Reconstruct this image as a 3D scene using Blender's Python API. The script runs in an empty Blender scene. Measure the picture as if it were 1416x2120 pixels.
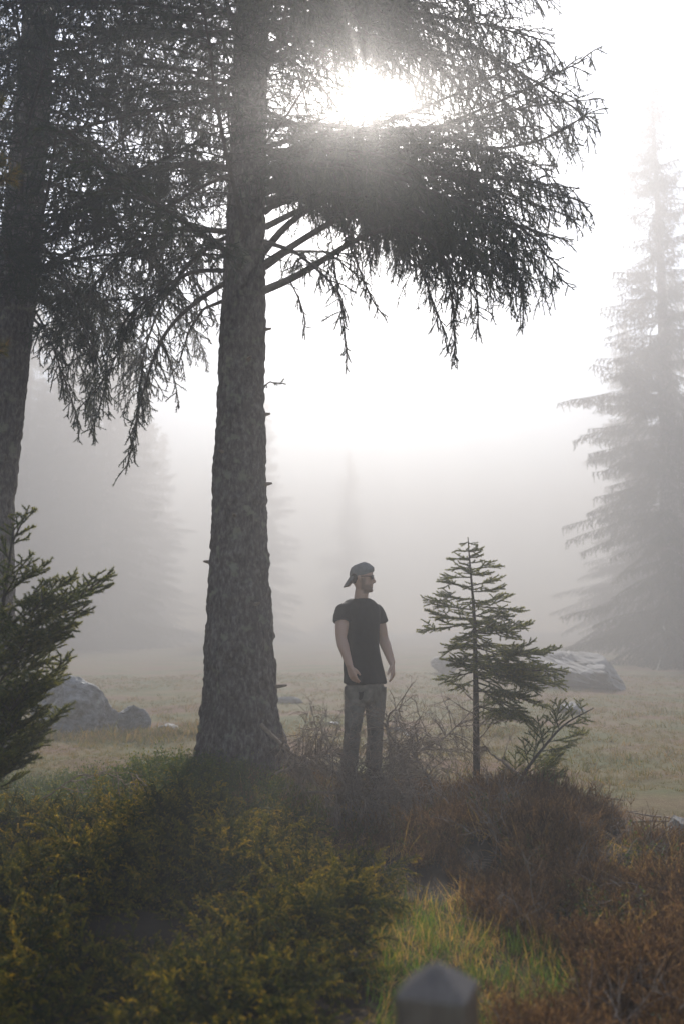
import bpy, math, random
import numpy as np
from mathutils import Vector, Matrix, Euler

# ------------------------------------------------------------------ camera, sky, sun, exposure
SC = bpy.context.scene
COL = SC.collection
F = 35.0 / 36.0 * 2120.0            # focal length in photo pixels
HORIZON = 1300.0
PITCH = math.atan((HORIZON - 1060.0) / F)
CAMZ = 1.5
FWD = np.array([0, math.cos(PITCH), math.sin(PITCH)])
UPV = np.array([0, -math.sin(PITCH), math.cos(PITCH)])
RGT = np.array([1.0, 0, 0])
CAM = np.array([0, 0, CAMZ])


def ray(px, py):
    return FWD + RGT * ((px - 708.0) / F) + UPV * ((1060.0 - py) / F)


def W(px, py, Y):
    """world point seen at a photo pixel, Y metres in front of the camera"""
    d = ray(px, py)
    return CAM + d * (Y / d[1])


def project(P):
    D = np.asarray(P) - CAM
    z = D @ FWD
    return 708.0 + F * (D @ RGT) / z, 1060.0 - F * (D @ UPV) / z, z


cam_data = bpy.data.cameras.new('camera')
cam = bpy.data.objects.new('camera', cam_data)
COL.objects.link(cam)
cam.location = CAM
cam.rotation_euler = (math.pi / 2 + PITCH, 0, 0)
cam_data.sensor_fit = 'VERTICAL'
cam_data.sensor_height = 36.0
cam_data.sensor_width = 24.0
cam_data.lens = 35.0
cam_data.clip_start = 0.05
cam_data.clip_end = 2000
cam_data.dof.use_dof = True
cam_data.dof.focus_distance = 8.3
cam_data.dof.aperture_fstop = 2.0
SC.camera = cam

SUN_D = ray(765, 205)
SUN_D = SUN_D / np.linalg.norm(SUN_D)
SUN_EL = math.asin(SUN_D[2])
SUN_AZ = math.atan2(SUN_D[0], SUN_D[1])
world = bpy.data.worlds.new('World')
SC.world = world
world.use_nodes = True
wn = world.node_tree.nodes
sky = wn.new('ShaderNodeTexSky')
sky.sky_type = 'NISHITA'
sky.sun_disc = False
sky.sun_elevation = SUN_EL
sky.sun_rotation = SUN_AZ
sky.air_density = 1.0
sky.dust_density = 0.3
sky.ozone_density = 1.0
wn['Background'].inputs['Strength'].default_value = 0.09
world.node_tree.links.new(sky.outputs[0], wn['Background'].inputs[0])

sun_l = bpy.data.lights.new('sun', 'SUN')
sun_l.energy = 5.0
sun_l.angle = math.radians(0.5)
sun_l.color = (1.0, 0.94, 0.86)
sun = bpy.data.objects.new('sun', sun_l)
COL.objects.link(sun)
sun.rotation_euler = Vector(SUN_D).to_track_quat('Z', 'Y').to_euler()
sun.location = (0, 0, 30)

SC.view_settings.view_transform = 'Standard'
SC.view_settings.look = 'None'
SC.view_settings.gamma = 1.0
SC.view_settings.exposure = 2.35
SC.view_settings.use_curve_mapping = False
SC.cycles.use_denoising = True
SC.cycles.denoiser = 'OPENIMAGEDENOISE'
SC.cycles.max_bounces = 6
SC.cycles.diffuse_bounces = 3
SC.cycles.glossy_bounces = 2
SC.cycles.transmission_bounces = 3
SC.cycles.volume_bounces = 1
SC.cycles.transparent_max_bounces = 4
SC.cycles.sample_clamp_indirect = 8.0

FOG_DENSITY = 0.031
FOG_G = 0.42
FOG_COLOUR = (0.325, 0.322, 0.328, 1)

# ------------------------------------------------------------------ helpers
RNG = np.random.default_rng(11)


def _hash(ix, iy, iz, seed):
    h = (ix.astype(np.int64) * 374761393 + iy.astype(np.int64) * 668265263 + iz.astype(np.int64) * 2147483647 + seed * 974634777)
    h = (h ^ (h >> 13)) * 1274126177
    h = h ^ (h >> 16)
    return (h & 0xFFFF).astype(float) / 65535.0


def vnoise(P, scale=1.0, seed=0):
    P = np.asarray(P, float) * scale
    i = np.floor(P).astype(np.int64)
    f = P - i
    f = f * f * (3 - 2 * f)
    out = 0
    for dx in (0, 1):
        for dy in (0, 1):
            for dz in (0, 1):
                w = (f[..., 0] if dx else 1 - f[..., 0]) * (f[..., 1] if dy else 1 - f[..., 1]) * (f[..., 2] if dz else 1 - f[..., 2])
                out = out + w * _hash(i[..., 0] + dx, i[..., 1] + dy, i[..., 2] + dz, seed)
    return out * 2 - 1


def fbm(P, scale=1.0, seed=0, octaves=4):
    a, s, r = 1.0, scale, 0
    for k in range(octaves):
        r = r + a * vnoise(P, s, seed + k)
        a *= 0.5
        s *= 2.03
    return r


def nrm(v):
    v = np.asarray(v, float)
    return v / np.maximum(np.linalg.norm(v, axis=-1, keepdims=True), 1e-9)


class MB:
    """collects geometry; build() links it as one mesh object"""

    def __init__(self):
        self.V, self.F, self.n, self.T, self.M = [], [], 0, [], []

    def add(self, V, faces, tint=0.5, mat=0):
        V = np.asarray(V, float).reshape(-1, 3)
        faces = np.asarray(faces, int)
        self.V.append(V)
        self.F.append(faces + self.n)
        self.T.append(np.broadcast_to(np.asarray(tint, float), (len(V),)).copy())
        self.M.append(np.full(len(faces), mat))
        self.n += len(V)
        return self

    def tube(self, pts, rad, sides=6, tint=0.5, mat=0, cap=True):
        pts = np.asarray(pts, float)
        n = len(pts)
        rad = np.broadcast_to(np.asarray(rad, float), (n,))
        tg = np.gradient(pts, axis=0)
        tg = nrm(tg)
        ref = np.array([0.31, 0.17, 0.93]) if abs(tg[0][2]) < 0.9 else np.array([1.0, 0.1, 0])
        a = nrm(np.cross(tg, ref))
        b = np.cross(tg, a)
        ang = np.linspace(0, 2 * math.pi, sides, endpoint=False)
        V = pts[:, None] + rad[:, None, None] * (np.cos(ang)[None, :, None] * a[:, None] + np.sin(ang)[None, :, None] * b[:, None])
        i = np.arange(n - 1)[:, None] * sides
        j = np.arange(sides)[None]
        jn = (j + 1) % sides
        q = np.stack([i + j, i + jn, i + sides + jn, i + sides + j], -1).reshape(-1, 4)
        self.add(V.reshape(-1, 3), q, tint, mat)
        if cap:
            base = self.n - n * sides
            for off, rev in ((0, True), ((n - 1) * sides, False)):
                vs = np.vstack([V.reshape(-1, 3)[off:off + sides], V.reshape(-1, 3)[off:off + sides].mean(0)])
                f = np.array([[k, (k + 1) % sides, sides] for k in range(sides)])
                if rev:
                    f = f[:, ::-1]
                self.add(vs, f, tint, mat)
        return self

    def prisms(self, P0, P1, r0, r1, tint=0.5, mat=0):
        """three-sided twigs, vectorised"""
        P0, P1 = np.asarray(P0, float), np.asarray(P1, float)
        n = len(P0)
        if n == 0:
            return self
        d = nrm(P1 - P0)
        a = nrm(np.cross(d, np.where(np.abs(d[:, 2:3]) < 0.9, np.array([[0, 0, 1.0]]), np.array([[1.0, 0, 0]]))))
        b = np.cross(d, a)
        V = []
        for P, r in ((P0, r0), (P1, r1)):
            r = np.broadcast_to(np.asarray(r, float), (n,))[:, None]
            for k in range(3):
                t = 2 * math.pi * k / 3
                V.append(P + r * (math.cos(t) * a + math.sin(t) * b))
        V = np.stack(V, 1).reshape(-1, 3)
        o = (np.arange(n) * 6)[:, None, None]
        q = np.array([[0, 1, 4, 3], [1, 2, 5, 4], [2, 0, 3, 5]])[None]
        tint = np.repeat(np.broadcast_to(np.asarray(tint, float), (n,)), 6)
        self.add(V, (o + q).reshape(-1, 4), tint, mat)
        return self

    def needles(self, P0, P1, density, length, width, rng, lean=0.6, tint=None, tip=None, mat=0, up=0.0):
        """single-triangle needles all round the segments P0-P1"""
        P0, P1 = np.asarray(P0, float), np.asarray(P1, float)
        L = np.linalg.norm(P1 - P0, axis=1)
        cnt = np.floor(L * density + rng.random(len(L))).astype(int)
        idx = np.repeat(np.arange(len(L)), cnt)
        n = len(idx)
        if n == 0:
            return self
        t = rng.random(n)[:, None]
        base = P0[idx] + t * (P1[idx] - P0[idx])
        d = nrm(P1[idx] - P0[idx])
        perp = nrm(np.cross(d, rng.normal(size=(n, 3))))
        dr = nrm(d * lean + perp + np.array([0, 0, up]))
        ln = length * rng.uniform(0.75, 1.2, n)[:, None]
        side = nrm(np.cross(dr, rng.normal(size=(n, 3)))) * width * 0.5
        V = np.stack([base - side, base + side, base + dr * ln], 1).reshape(-1, 3)
        tt = rng.random(n) if tint is None else np.clip(np.asarray(tint)[idx] + rng.normal(0, 0.12, n), 0, 1)
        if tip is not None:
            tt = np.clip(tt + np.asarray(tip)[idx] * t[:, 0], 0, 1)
        self.add(V, np.arange(3 * n).reshape(-1, 3), np.repeat(tt, 3), mat)
        return self

    def mesh(self, name, mats, smooth=False):
        me = bpy.data.meshes.new(name)
        V = np.concatenate(self.V)
        sizes = np.concatenate([np.full(len(f), f.shape[1]) for f in self.F])
        loops = np.concatenate([f.ravel() for f in self.F])
        me.vertices.add(len(V))
        me.vertices.foreach_set('co', V.astype(np.float32).ravel())
        me.loops.add(len(loops))
        me.loops.foreach_set('vertex_index', loops.astype(np.int32))
        me.polygons.add(len(sizes))
        st = np.concatenate([[0], np.cumsum(sizes)[:-1]])
        me.polygons.foreach_set('loop_start', st.astype(np.int32))
        me.polygons.foreach_set('loop_total', sizes.astype(np.int32))
        me.polygons.foreach_set('material_index', np.concatenate(self.M).astype(np.int32))
        me.polygons.foreach_set('use_smooth', np.full(len(sizes), smooth))
        at = me.attributes.new('tint', 'FLOAT', 'POINT')
        at.data.foreach_set('value', np.concatenate(self.T).astype(np.float32))
        for m in (mats if isinstance(mats, (list, tuple)) else [mats]):
            me.materials.append(m)
        me.update(calc_edges=True)
        return me

    def build(self, name, mats, parent=None, smooth=False):
        return link(name, self.mesh(name, mats, smooth), parent)


def link(name, data, parent=None):
    o = bpy.data.objects.new(name, data)
    COL.objects.link(o)
    if parent is not None:
        o.parent = parent
    return o


def tag(o, label=None, cat=None, group=None, kind=None):
    if label:
        o['label'] = label
    if cat:
        o['category'] = cat
    if group:
        o['group'] = group
    if kind:
        o['kind'] = kind
    return o


def thing(name, label, cat, loc=(0, 0, 0), rz=0, group=None):
    o = link(name, None)
    o.location = loc
    o.rotation_euler = (0, 0, rz)
    o.empty_display_size = 0.1
    return tag(o, label, cat, group)


def copy_tree(o, parent=None):
    c = o.copy()
    COL.objects.link(c)
    if parent is not None:
        c.parent = parent
    for ch in list(o.children):
        copy_tree(ch, c)
    return c


# ------------------------------------------------------------------ ground shape
def H(x, y):
    x, y = np.asarray(x, float), np.asarray(y, float)
    g = lambda cx, cy, sx, sy: np.exp(-0.5 * ((x - cx) / sx) ** 2 - 0.5 * ((y - cy) / sy) ** 2)
    z = 0.08 + 0.42 * g(-0.85, 7.6, 0.75, 0.85) + 0.26 * g(1.0, 6.2, 0.75, 0.75) + 0.13 * g(-1.3, 5.2, 1.5, 1.2)
    z = z - 0.20 * g(0.12, 6.85, 0.45, 0.60) - 0.13 * g(0.05, 5.5, 0.45, 0.7)
    P = np.stack([x, y, np.zeros_like(x)], -1)
    z = z + 0.045 * fbm(P, 0.9, 5, 3) * np.clip(12 - y, 0.4, 1) + 0.10 * vnoise(P, 0.13, 8)
    z = z + 0.003 * np.maximum(y - 18, 0) + 0.008 * np.maximum(np.abs(x) - 12, 0)
    return z


def Hf(x, y):
    return float(H(np.array([x]), np.array([y]))[0])


# ------------------------------------------------------------------ materials
def new_mat(name):
    m = bpy.data.materials.new(name)
    m.use_nodes = True
    return m, m.node_tree.nodes, m.node_tree.links, m.node_tree.nodes['Principled BSDF']


def ramp(nodes, stops):
    r = nodes.new('ShaderNodeValToRGB')
    e = r.color_ramp.elements
    while len(e) < len(stops):
        e.new(0.5)
    for k, (p, c) in enumerate(stops):
        e[k].position = p
        e[k].color = (*c, 1)
    return r


def foliage_mat(name, stops, trans=0.35, rough=0.6, spec=0.3, tcol=(1.2, 1.1, 0.6), vary=0.25):
    m, N, L, bs = new_mat(name)
    at = N.new('ShaderNodeAttribute')
    at.attribute_name = 'tint'
    r = ramp(N, stops)
    oi = N.new('ShaderNodeObjectInfo')
    va = N.new('ShaderNodeMath')
    va.operation = 'MULTIPLY_ADD'
    va.inputs[1].default_value = vary
    va.inputs[2].default_value = -0.5 * vary
    L.new(oi.outputs['Random'], va.inputs[0])
    ad = N.new('ShaderNodeMath')
    L.new(at.outputs['Fac'], ad.inputs[0])
    L.new(va.outputs[0], ad.inputs[1])
    L.new(ad.outputs[0], r.inputs[0])
    L.new(r.outputs[0], bs.inputs['Base Color'])
    bs.inputs['Roughness'].default_value = rough
    bs.inputs['Specular IOR Level'].default_value = spec
    tr = N.new('ShaderNodeBsdfTranslucent')
    mul = N.new('ShaderNodeMix')
    mul.data_type = 'RGBA'
    mul.blend_type = 'MULTIPLY'
    mul.inputs[0].default_value = 1
    L.new(r.outputs[0], mul.inputs[6])
    mul.inputs[7].default_value = (*tcol, 1)
    L.new(mul.outputs[2], tr.inputs[0])
    mx = N.new('ShaderNodeMixShader')
    mx.inputs[0].default_value = trans
    L.new(bs.outputs[0], mx.inputs[1])
    L.new(tr.outputs[0], mx.inputs[2])
    L.new(mx.outputs[0], N['Material Output'].inputs[0])
    return m


def surf_mat(name, stops, scale=8.0, detail=8, rough=0.85, bump=0.4, dist=0.02, spec=0.25, stretch=(1, 1, 1), second=None):
    """noise-coloured, bumpy surface; second = (scale, low, high, colour) adds blotches"""
    m, N, L, bs = new_mat(name)
    tc = N.new('ShaderNodeTexCoord')
    mp = N.new('ShaderNodeMapping')
    mp.inputs['Scale'].default_value = stretch
    L.new(tc.outputs['Object'], mp.inputs[0])
    no = N.new('ShaderNodeTexNoise')
    no.inputs['Scale'].default_value = scale
    no.inputs['Detail'].default_value = detail
    no.inputs['Roughness'].default_value = 0.65
    L.new(mp.outputs[0], no.inputs['Vector'])
    r = ramp(N, stops)
    L.new(no.outputs['Fac'], r.inputs[0])
    colour = r.outputs[0]
    if second:
        n2 = N.new('ShaderNodeTexNoise')
        n2.inputs['Scale'].default_value = second[0]
        n2.inputs['Detail'].default_value = 6
        L.new(tc.outputs['Object'], n2.inputs['Vector'])
        mr = N.new('ShaderNodeMapRange')
        mr.inputs[1].default_value = second[1]
        mr.inputs[2].default_value = second[2]
        L.new(n2.outputs['Fac'], mr.inputs[0])
        mx = N.new('ShaderNodeMix')
        mx.data_type = 'RGBA'
        L.new(mr.outputs[0], mx.inputs[0])
        L.new(colour, mx.inputs[6])
        mx.inputs[7].default_value = (*second[3], 1)
        colour = mx.outputs[2]
    L.new(colour, bs.inputs['Base Color'])
    bs.inputs['Roughness'].default_value = rough
    bs.inputs['Specular IOR Level'].default_value = spec
    b = N.new('ShaderNodeBump')
    b.inputs['Strength'].default_value = bump
    b.inputs['Distance'].default_value = dist
    L.new(no.outputs['Fac'], b.inputs['Height'])
    L.new(b.outputs[0], bs.inputs['Normal'])
    return m


M_NEEDLE = foliage_mat('spruce_needles', [(0.0, (0.014, 0.024, 0.012)), (0.6, (0.030, 0.046, 0.018)), (1.0, (0.060, 0.075, 0.022))], 0.3)
M_YOUNG = foliage_mat('young_spruce_needles', [(0.0, (0.028, 0.048, 0.016)), (0.5, (0.09, 0.115, 0.028)), (1.0, (0.26, 0.24, 0.055))], 0.5)
M_JUNIPER = foliage_mat('juniper_needles', [(0.0, (0.009, 0.018, 0.008)), (0.40, (0.030, 0.054, 0.013)), (0.66, (0.155, 0.15, 0.020)), (1.0, (0.58, 0.38, 0.04))], 0.55, 0.75, 0.12)  # near-black bases and bright gold tips paint shade and backlight over yellowish young growth
M_HEATHER = foliage_mat('heather_stems', [(0.0, (0.055, 0.032, 0.020)), (0.55, (0.20, 0.115, 0.062)), (1.0, (0.42, 0.26, 0.14))], 0.5, 0.8, 0.1)
M_GRASS = foliage_mat('grass_blades', [(0.0, (0.06, 0.135, 0.016)), (0.45, (0.13, 0.19, 0.03)), (0.55, (0.28, 0.19, 0.06)), (1.0, (0.58, 0.36, 0.13))], 0.55, 0.7, 0.15)
M_BILBERRY = foliage_mat('bilberry_leaves', [(0.0, (0.03, 0.06, 0.014)), (0.6, (0.075, 0.11, 0.022)), (1.0, (0.19, 0.16, 0.03))], 0.4)
M_PINE = foliage_mat('pine_needles', [(0.0, (0.06, 0.075, 0.022)), (0.6, (0.16, 0.14, 0.035)), (1.0, (0.36, 0.20, 0.05))], 0.5)
M_BARK = surf_mat('spruce_bark', [(0.34, (0.022, 0.016, 0.014)), (0.5, (0.095, 0.075, 0.066)), (0.66, (0.21, 0.18, 0.165))], 34, 12, 0.9, 1.0, 0.03, 0.2, (1, 1, 0.5), (9, 0.58, 0.68, (0.20, 0.19, 0.14)))
M_WOOD = surf_mat('branch_wood', [(0.3, (0.035, 0.027, 0.022)), (0.7, (0.10, 0.080, 0.066))], 20, 6, 0.9, 0.5, 0.01)
M_DEAD = surf_mat('dead_wood', [(0.3, (0.12, 0.085, 0.060)), (0.7, (0.32, 0.24, 0.18))], 25, 6, 0.9, 0.4, 0.005)
M_ROCK = surf_mat('grey_rock', [(0.34, (0.05, 0.05, 0.05)), (0.5, (0.20, 0.20, 0.20)), (0.66, (0.40, 0.40, 0.395))], 4.5, 14, 0.8, 1.0, 0.10, 0.35, (1, 1, 1.6), (5, 0.55, 0.68, (0.09, 0.085, 0.07)))
M_PALE = surf_mat('pale_rock', [(0.3, (0.10, 0.095, 0.09)), (0.7, (0.29, 0.28, 0.265))], 2.0, 10, 0.85, 0.6, 0.05)
M_POST = surf_mat('weathered_post', [(0.25, (0.085, 0.058, 0.042)), (0.5, (0.15, 0.112, 0.085)), (0.75, (0.22, 0.175, 0.14))], 160, 10, 0.45, 0.5, 0.006, 0.5, (1, 1, 0.05), (30, 0.58, 0.72, (0.06, 0.045, 0.036)))


def ground_mat():
    m, N, L, bs = new_mat('ground_soil_and_turf')
    tc = N.new('ShaderNodeTexCoord')
    n1 = N.new('ShaderNodeTexNoise')
    n1.inputs['Scale'].default_value = 0.55
    n1.inputs['Detail'].default_value = 8
    n2 = N.new('ShaderNodeTexNoise')
    n2.inputs['Scale'].default_value = 14
    n2.inputs['Detail'].default_value = 10
    n2.inputs['Roughness'].default_value = 0.75
    for n in (n1, n2):
        L.new(tc.outputs['Object'], n.inputs['Vector'])
    r1 = ramp(N, [(0.38, (0.085, 0.095, 0.030)), (0.5, (0.155, 0.125, 0.056)), (0.60, (0.15, 0.085, 0.050))])
    L.new(n1.outputs['Fac'], r1.inputs[0])
    r2 = ramp(N, [(0.3, (0.6, 0.58, 0.55)), (0.7, (1.15, 1.12, 1.05))])
    L.new(n2.outputs['Fac'], r2.inputs[0])
    mul = N.new('ShaderNodeMix')
    mul.data_type = 'RGBA'
    mul.blend_type = 'MULTIPLY'
    mul.inputs[0].default_value = 1
    L.new(r1.outputs[0], mul.inputs[6])
    L.new(r2.outputs[0], mul.inputs[7])
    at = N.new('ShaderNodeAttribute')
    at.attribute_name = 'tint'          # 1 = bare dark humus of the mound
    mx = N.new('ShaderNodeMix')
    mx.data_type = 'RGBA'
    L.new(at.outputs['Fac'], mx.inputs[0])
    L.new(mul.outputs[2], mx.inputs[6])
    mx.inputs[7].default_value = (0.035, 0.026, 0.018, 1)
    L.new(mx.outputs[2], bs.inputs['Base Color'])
    bs.inputs['Roughness'].default_value = 0.95
    bs.inputs['Specular IOR Level'].default_value = 0.1
    b = N.new('ShaderNodeBump')
    b.inputs['Strength'].default_value = 0.8
    b.inputs['Distance'].default_value = 0.04
    L.new(n2.outputs['Fac'], b.inputs['Height'])
    L.new(b.outputs[0], bs.inputs['Normal'])
    return m


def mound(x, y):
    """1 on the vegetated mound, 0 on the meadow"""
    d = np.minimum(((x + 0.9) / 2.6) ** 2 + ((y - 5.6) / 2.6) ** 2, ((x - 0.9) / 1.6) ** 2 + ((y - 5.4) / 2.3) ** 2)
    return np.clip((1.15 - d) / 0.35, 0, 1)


# ------------------------------------------------------------------ the ground
def grid_axis(lo, hi, fine_lo, fine_hi, fine, coarse):
    a = np.arange(fine_lo, fine_hi, fine)
    left = [fine_lo]
    s = fine
    while left[-1] > lo:
        s = min(s * 1.12, coarse)
        left.append(left[-1] - s)
    right = [a[-1]]
    s = fine
    while right[-1] < hi:
        s = min(s * 1.12, coarse)
        right.append(right[-1] + s)
    ax = np.concatenate([np.array(left[1:])[::-1], a, right[1:]])
    return np.clip(ax, lo, hi)


gx = grid_axis(-108, 108, -4, 4, 0.06, 2.5)
gy = grid_axis(-28, 188, 1.5, 10, 0.06, 2.5)
XX, YY = np.meshgrid(gx, gy)
ZZ = H(XX, YY)
mb = MB()
nx, ny = len(gx), len(gy)
ii = np.arange(ny - 1)[:, None] * nx + np.arange(nx - 1)[None]
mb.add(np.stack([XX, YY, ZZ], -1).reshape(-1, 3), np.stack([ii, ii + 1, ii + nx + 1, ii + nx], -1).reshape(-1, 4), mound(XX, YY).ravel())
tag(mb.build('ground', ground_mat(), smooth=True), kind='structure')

# ------------------------------------------------------------------ the fog
HX, HY0, HY1, HZ0, HZ1 = 110.0, -30.0, 190.0, -1.5, 24.8
mb = MB()
c = [(x, y, z) for z in (HZ0, HZ1) for y in (HY0, HY1) for x in (-HX, HX)]
mb.add(c, [[0, 2, 3, 1], [4, 5, 7, 6], [0, 1, 5, 4], [2, 6, 7, 3], [0, 4, 6, 2], [1, 3, 7, 5]])
m = bpy.data.materials.new('morning_fog')
m.use_nodes = True
m.node_tree.nodes.remove(m.node_tree.nodes['Principled BSDF'])
lobes = []
for share, g in ((0.85, FOG_G), (0.15, 0.9)):          # droplets scatter broadly, with a narrow forward peak round the sun
    pv = m.node_tree.nodes.new('ShaderNodeVolumePrincipled')
    pv.inputs['Color'].default_value = FOG_COLOUR
    pv.inputs['Density'].default_value = FOG_DENSITY * share
    pv.inputs['Anisotropy'].default_value = g
    lobes.append(pv)
add = m.node_tree.nodes.new('ShaderNodeAddShader')
for k in (0, 1):
    m.node_tree.links.new(lobes[k].outputs[0], add.inputs[k])
m.node_tree.links.new(add.outputs[0], m.node_tree.nodes['Material Output'].inputs['Volume'])
tag(mb.build('haze', m), 'thin white morning fog filling the whole clearing', 'fog', kind='stuff')


# ------------------------------------------------------------------ tree trunks
def lerp_table(tab, ys):
    tab = np.asarray(tab, float)
    return [np.interp(ys, tab[:, 0], tab[:, k]) for k in range(1, tab.shape[1])]


def trunk_mesh(name, centre, rad, seed, sides=140, rough=0.020, flare=None, mat=None):
    n = len(centre)
    ang = np.linspace(0, 2 * math.pi, sides, endpoint=False)
    C = np.asarray(centre)
    V = np.empty((n, sides, 3))
    for k in range(2):
        V[..., k] = C[:, None, k]
    V[..., 2] = C[:, None, 2]
    r = np.asarray(rad)[:, None] * np.ones((1, sides))
    P = np.stack([np.cos(ang)[None] * r + C[:, None, 0], np.sin(ang)[None] * r + C[:, None, 1], C[:, None, 2] * np.ones((1, sides))], -1)
    lump = fbm(P, 1.6, seed, 3) * 0.035
    Ps = P.copy()
    Ps[..., 2] *= 0.55
    cell = vnoise(Ps, 26, seed + 3)
    plate = np.tanh(cell * 3.5) * 0.6 + 0.5 * fbm(Ps, 55, seed + 9, 2)
    r = r * (1 + lump * 1.3) + rough * plate * np.clip(np.asarray(rad)[:, None] / 0.3, 0.3, 1.1)
    if flare is not None:
        z = C[:, 2] - C[0, 2]
        fl = np.exp(-z / flare[0])[:, None]
        lobes = 0.5 + 0.5 * np.cos(ang * 5 + seed) * np.cos(ang * 2 + 1.3 * seed)
        r = r * (1 + fl * flare[1] * (0.35 + 0.9 * lobes[None]))
    V[..., 0] = C[:, None, 0] + np.cos(ang)[None] * r
    V[..., 1] = C[:, None, 1] + np.sin(ang)[None] * r
    mb = MB()
    i = np.arange(n - 1)[:, None] * sides
    j = np.arange(sides)[None]
    jn = (j + 1) % sides
    mb.add(V.reshape(-1, 3), np.stack([i + j, i + jn, i + sides + jn, i + sides + j], -1).reshape(-1, 4), np.clip(0.5 + 0.5 * plate, 0, 1).ravel())
    return mb.mesh(name, mat or M_BARK, True)


# ------------------------------------------------------------------ boughs
def grow(p, d, L, n, droop, wob, rng):
    pts = [np.array(p, float)]
    d = nrm(d)
    for k in range(n):
        d = nrm(d + np.array([0, 0, -droop / n]) + rng.normal(0, wob, 3))
        pts.append(pts[-1] + d * (L / n))
    return np.array(pts)


def resample(pts, n):
    pts = np.asarray(pts, float)
    s = np.concatenate([[0], np.cumsum(np.linalg.norm(np.diff(pts, axis=0), axis=1))])
    t = np.linspace(0, s[-1], n)
    # smooth (Catmull-like) by interpolating then averaging
    q = np.stack([np.interp(t, s, pts[:, k]) for k in range(3)], -1)
    for _ in range(3):
        q[1:-1] = 0.25 * q[:-2] + 0.5 * q[1:-1] + 0.25 * q[2:]
    return q, s[-1]


class Bough:
    pass


def make_bough(path, seed, r0=0.022, start=0.10, sec_step=0.07, sec_len=0.62, sec_min=0.14, hang=0.22, hang_frac=0.55, ter_step=0.05,
               dens=300, nlen=0.019, nwid=0.0042, sec_droop=0.5, core=0.0046, angle=52):
    """a spruce bough: main limb along path, side branches, hanging twigs clothed in needles"""
    rng = np.random.default_rng(seed)
    pts, L = resample(path, 26)
    wood, leaf = MB(), MB()
    wood.tube(pts, np.linspace(r0, 0.004, len(pts)), 6)
    S0, S1, TN = [], [], []          # needle-bearing segments

    def clothe(q, tint):
        S0.extend(q[:-1])
        S1.extend(q[1:])
        TN.extend([tint] * (len(q) - 1))

    s = np.linspace(0, 1, len(pts))
    tg = nrm(np.gradient(pts, axis=0))
    k0 = int(0.55 * len(pts))
    clothe(pts[k0:], 0.5)
    pos, side = start, 1
    while pos < 0.985:
        p = np.array([np.interp(pos, s, pts[:, k]) for k in range(3)])
        d = nrm(np.array([np.interp(pos, s, tg[:, k]) for k in range(3)]))
        lat = nrm(np.cross(d, [0, 0, 1.0]) + 1e-4) * side
        a = math.radians(angle + rng.normal(0, 9))
        dr = d * math.cos(a) + lat * math.sin(a) + np.array([0, 0, rng.normal(-0.05, 0.14)])
        env = min(1.0, (pos - start + 0.08) / 0.25) * (1 - pos) ** 0.75
        l2 = (sec_len * env + sec_min) * rng.uniform(0.65, 1.2) * min(1.3, L / 2.2)
        q = grow(p, dr, l2, 5, sec_droop, 0.07, rng)
        wood.tube(q, np.linspace(0.0065, 0.002, len(q)), 4, cap=False)
        clothe(q[1:], rng.uniform(0.2, 0.8))
        # twigs on the side branch
        t = 0.12
        sgn = 1
        sq = np.linspace(0, 1, len(q))
        while t < 1.0:
            pp = np.array([np.interp(t, sq, q[:, k]) for k in range(3)])
            dd = nrm(q[min(4, int(t * 5)) + 1] - q[min(4, int(t * 5))])
            la = nrm(np.cross(dd, [0, 0, 1.0]) + 1e-4) * sgn
            if rng.random() < hang_frac:
                l3 = hang * rng.uniform(0.35, 1.35) * (1 - 0.45 * t)
                dv = dd * rng.uniform(0.3, 0.8) + la * rng.uniform(-0.1, 0.7) + np.array([0, 0, -0.8])
                q3 = grow(pp, dv, l3, 3, 0.7, 0.10, rng)
            else:
                l3 = rng.uniform(0.05, 0.16) * (1.1 - 0.5 * t)
                q3 = grow(pp, dd * 0.75 + la * 0.8 + np.array([0, 0, rng.normal(0.05, 0.35)]), l3, 2, 0.15, 0.08, rng)
            clothe(q3, rng.uniform(0.1, 0.9))
            if l3 > 0.13:           # little side shoots
                for e in range(int(l3 / 0.055)):
                    u = rng.uniform(0.25, 0.95)
                    p4 = q3[0] + (q3[-1] - q3[0]) * u
                    d4 = nrm(q3[-1] - q3[0])
                    o4 = nrm(np.cross(d4, rng.normal(size=3)))
                    clothe(np.array([p4, p4 + nrm(d4 + o4 * 0.8) * rng.uniform(0.03, 0.075)]), rng.uniform(0.2, 1))
            t += ter_step / max(l2, 0.06)
            sgn = -sgn
        pos += sec_step / L * rng.uniform(0.6, 1.3)
        side = -side
    S0, S1, TN = np.array(S0), np.array(S1), np.array(TN)
    leaf.prisms(S0, S1, core, core * 0.7, TN * 0.5)
    leaf.needles(S0, S1, dens, nlen, nwid, rng, 0.65, TN)
    b = Bough()
    b.wood, b.leaf, b.seg = wood, leaf, np.concatenate([S0, S1])
    return b


def gen_path(L, rise, sag, tipup, seed):
    rng = np.random.default_rng(seed)
    t = np.linspace(0, 1, 14)
    z = L * (rise * t - sag * t ** 2 + tipup * t ** 3)
    y = L * 0.06 * np.sin(t * 3 + rng.uniform(0, 6)) * t
    return np.stack([t * L, y, z], -1)


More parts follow.
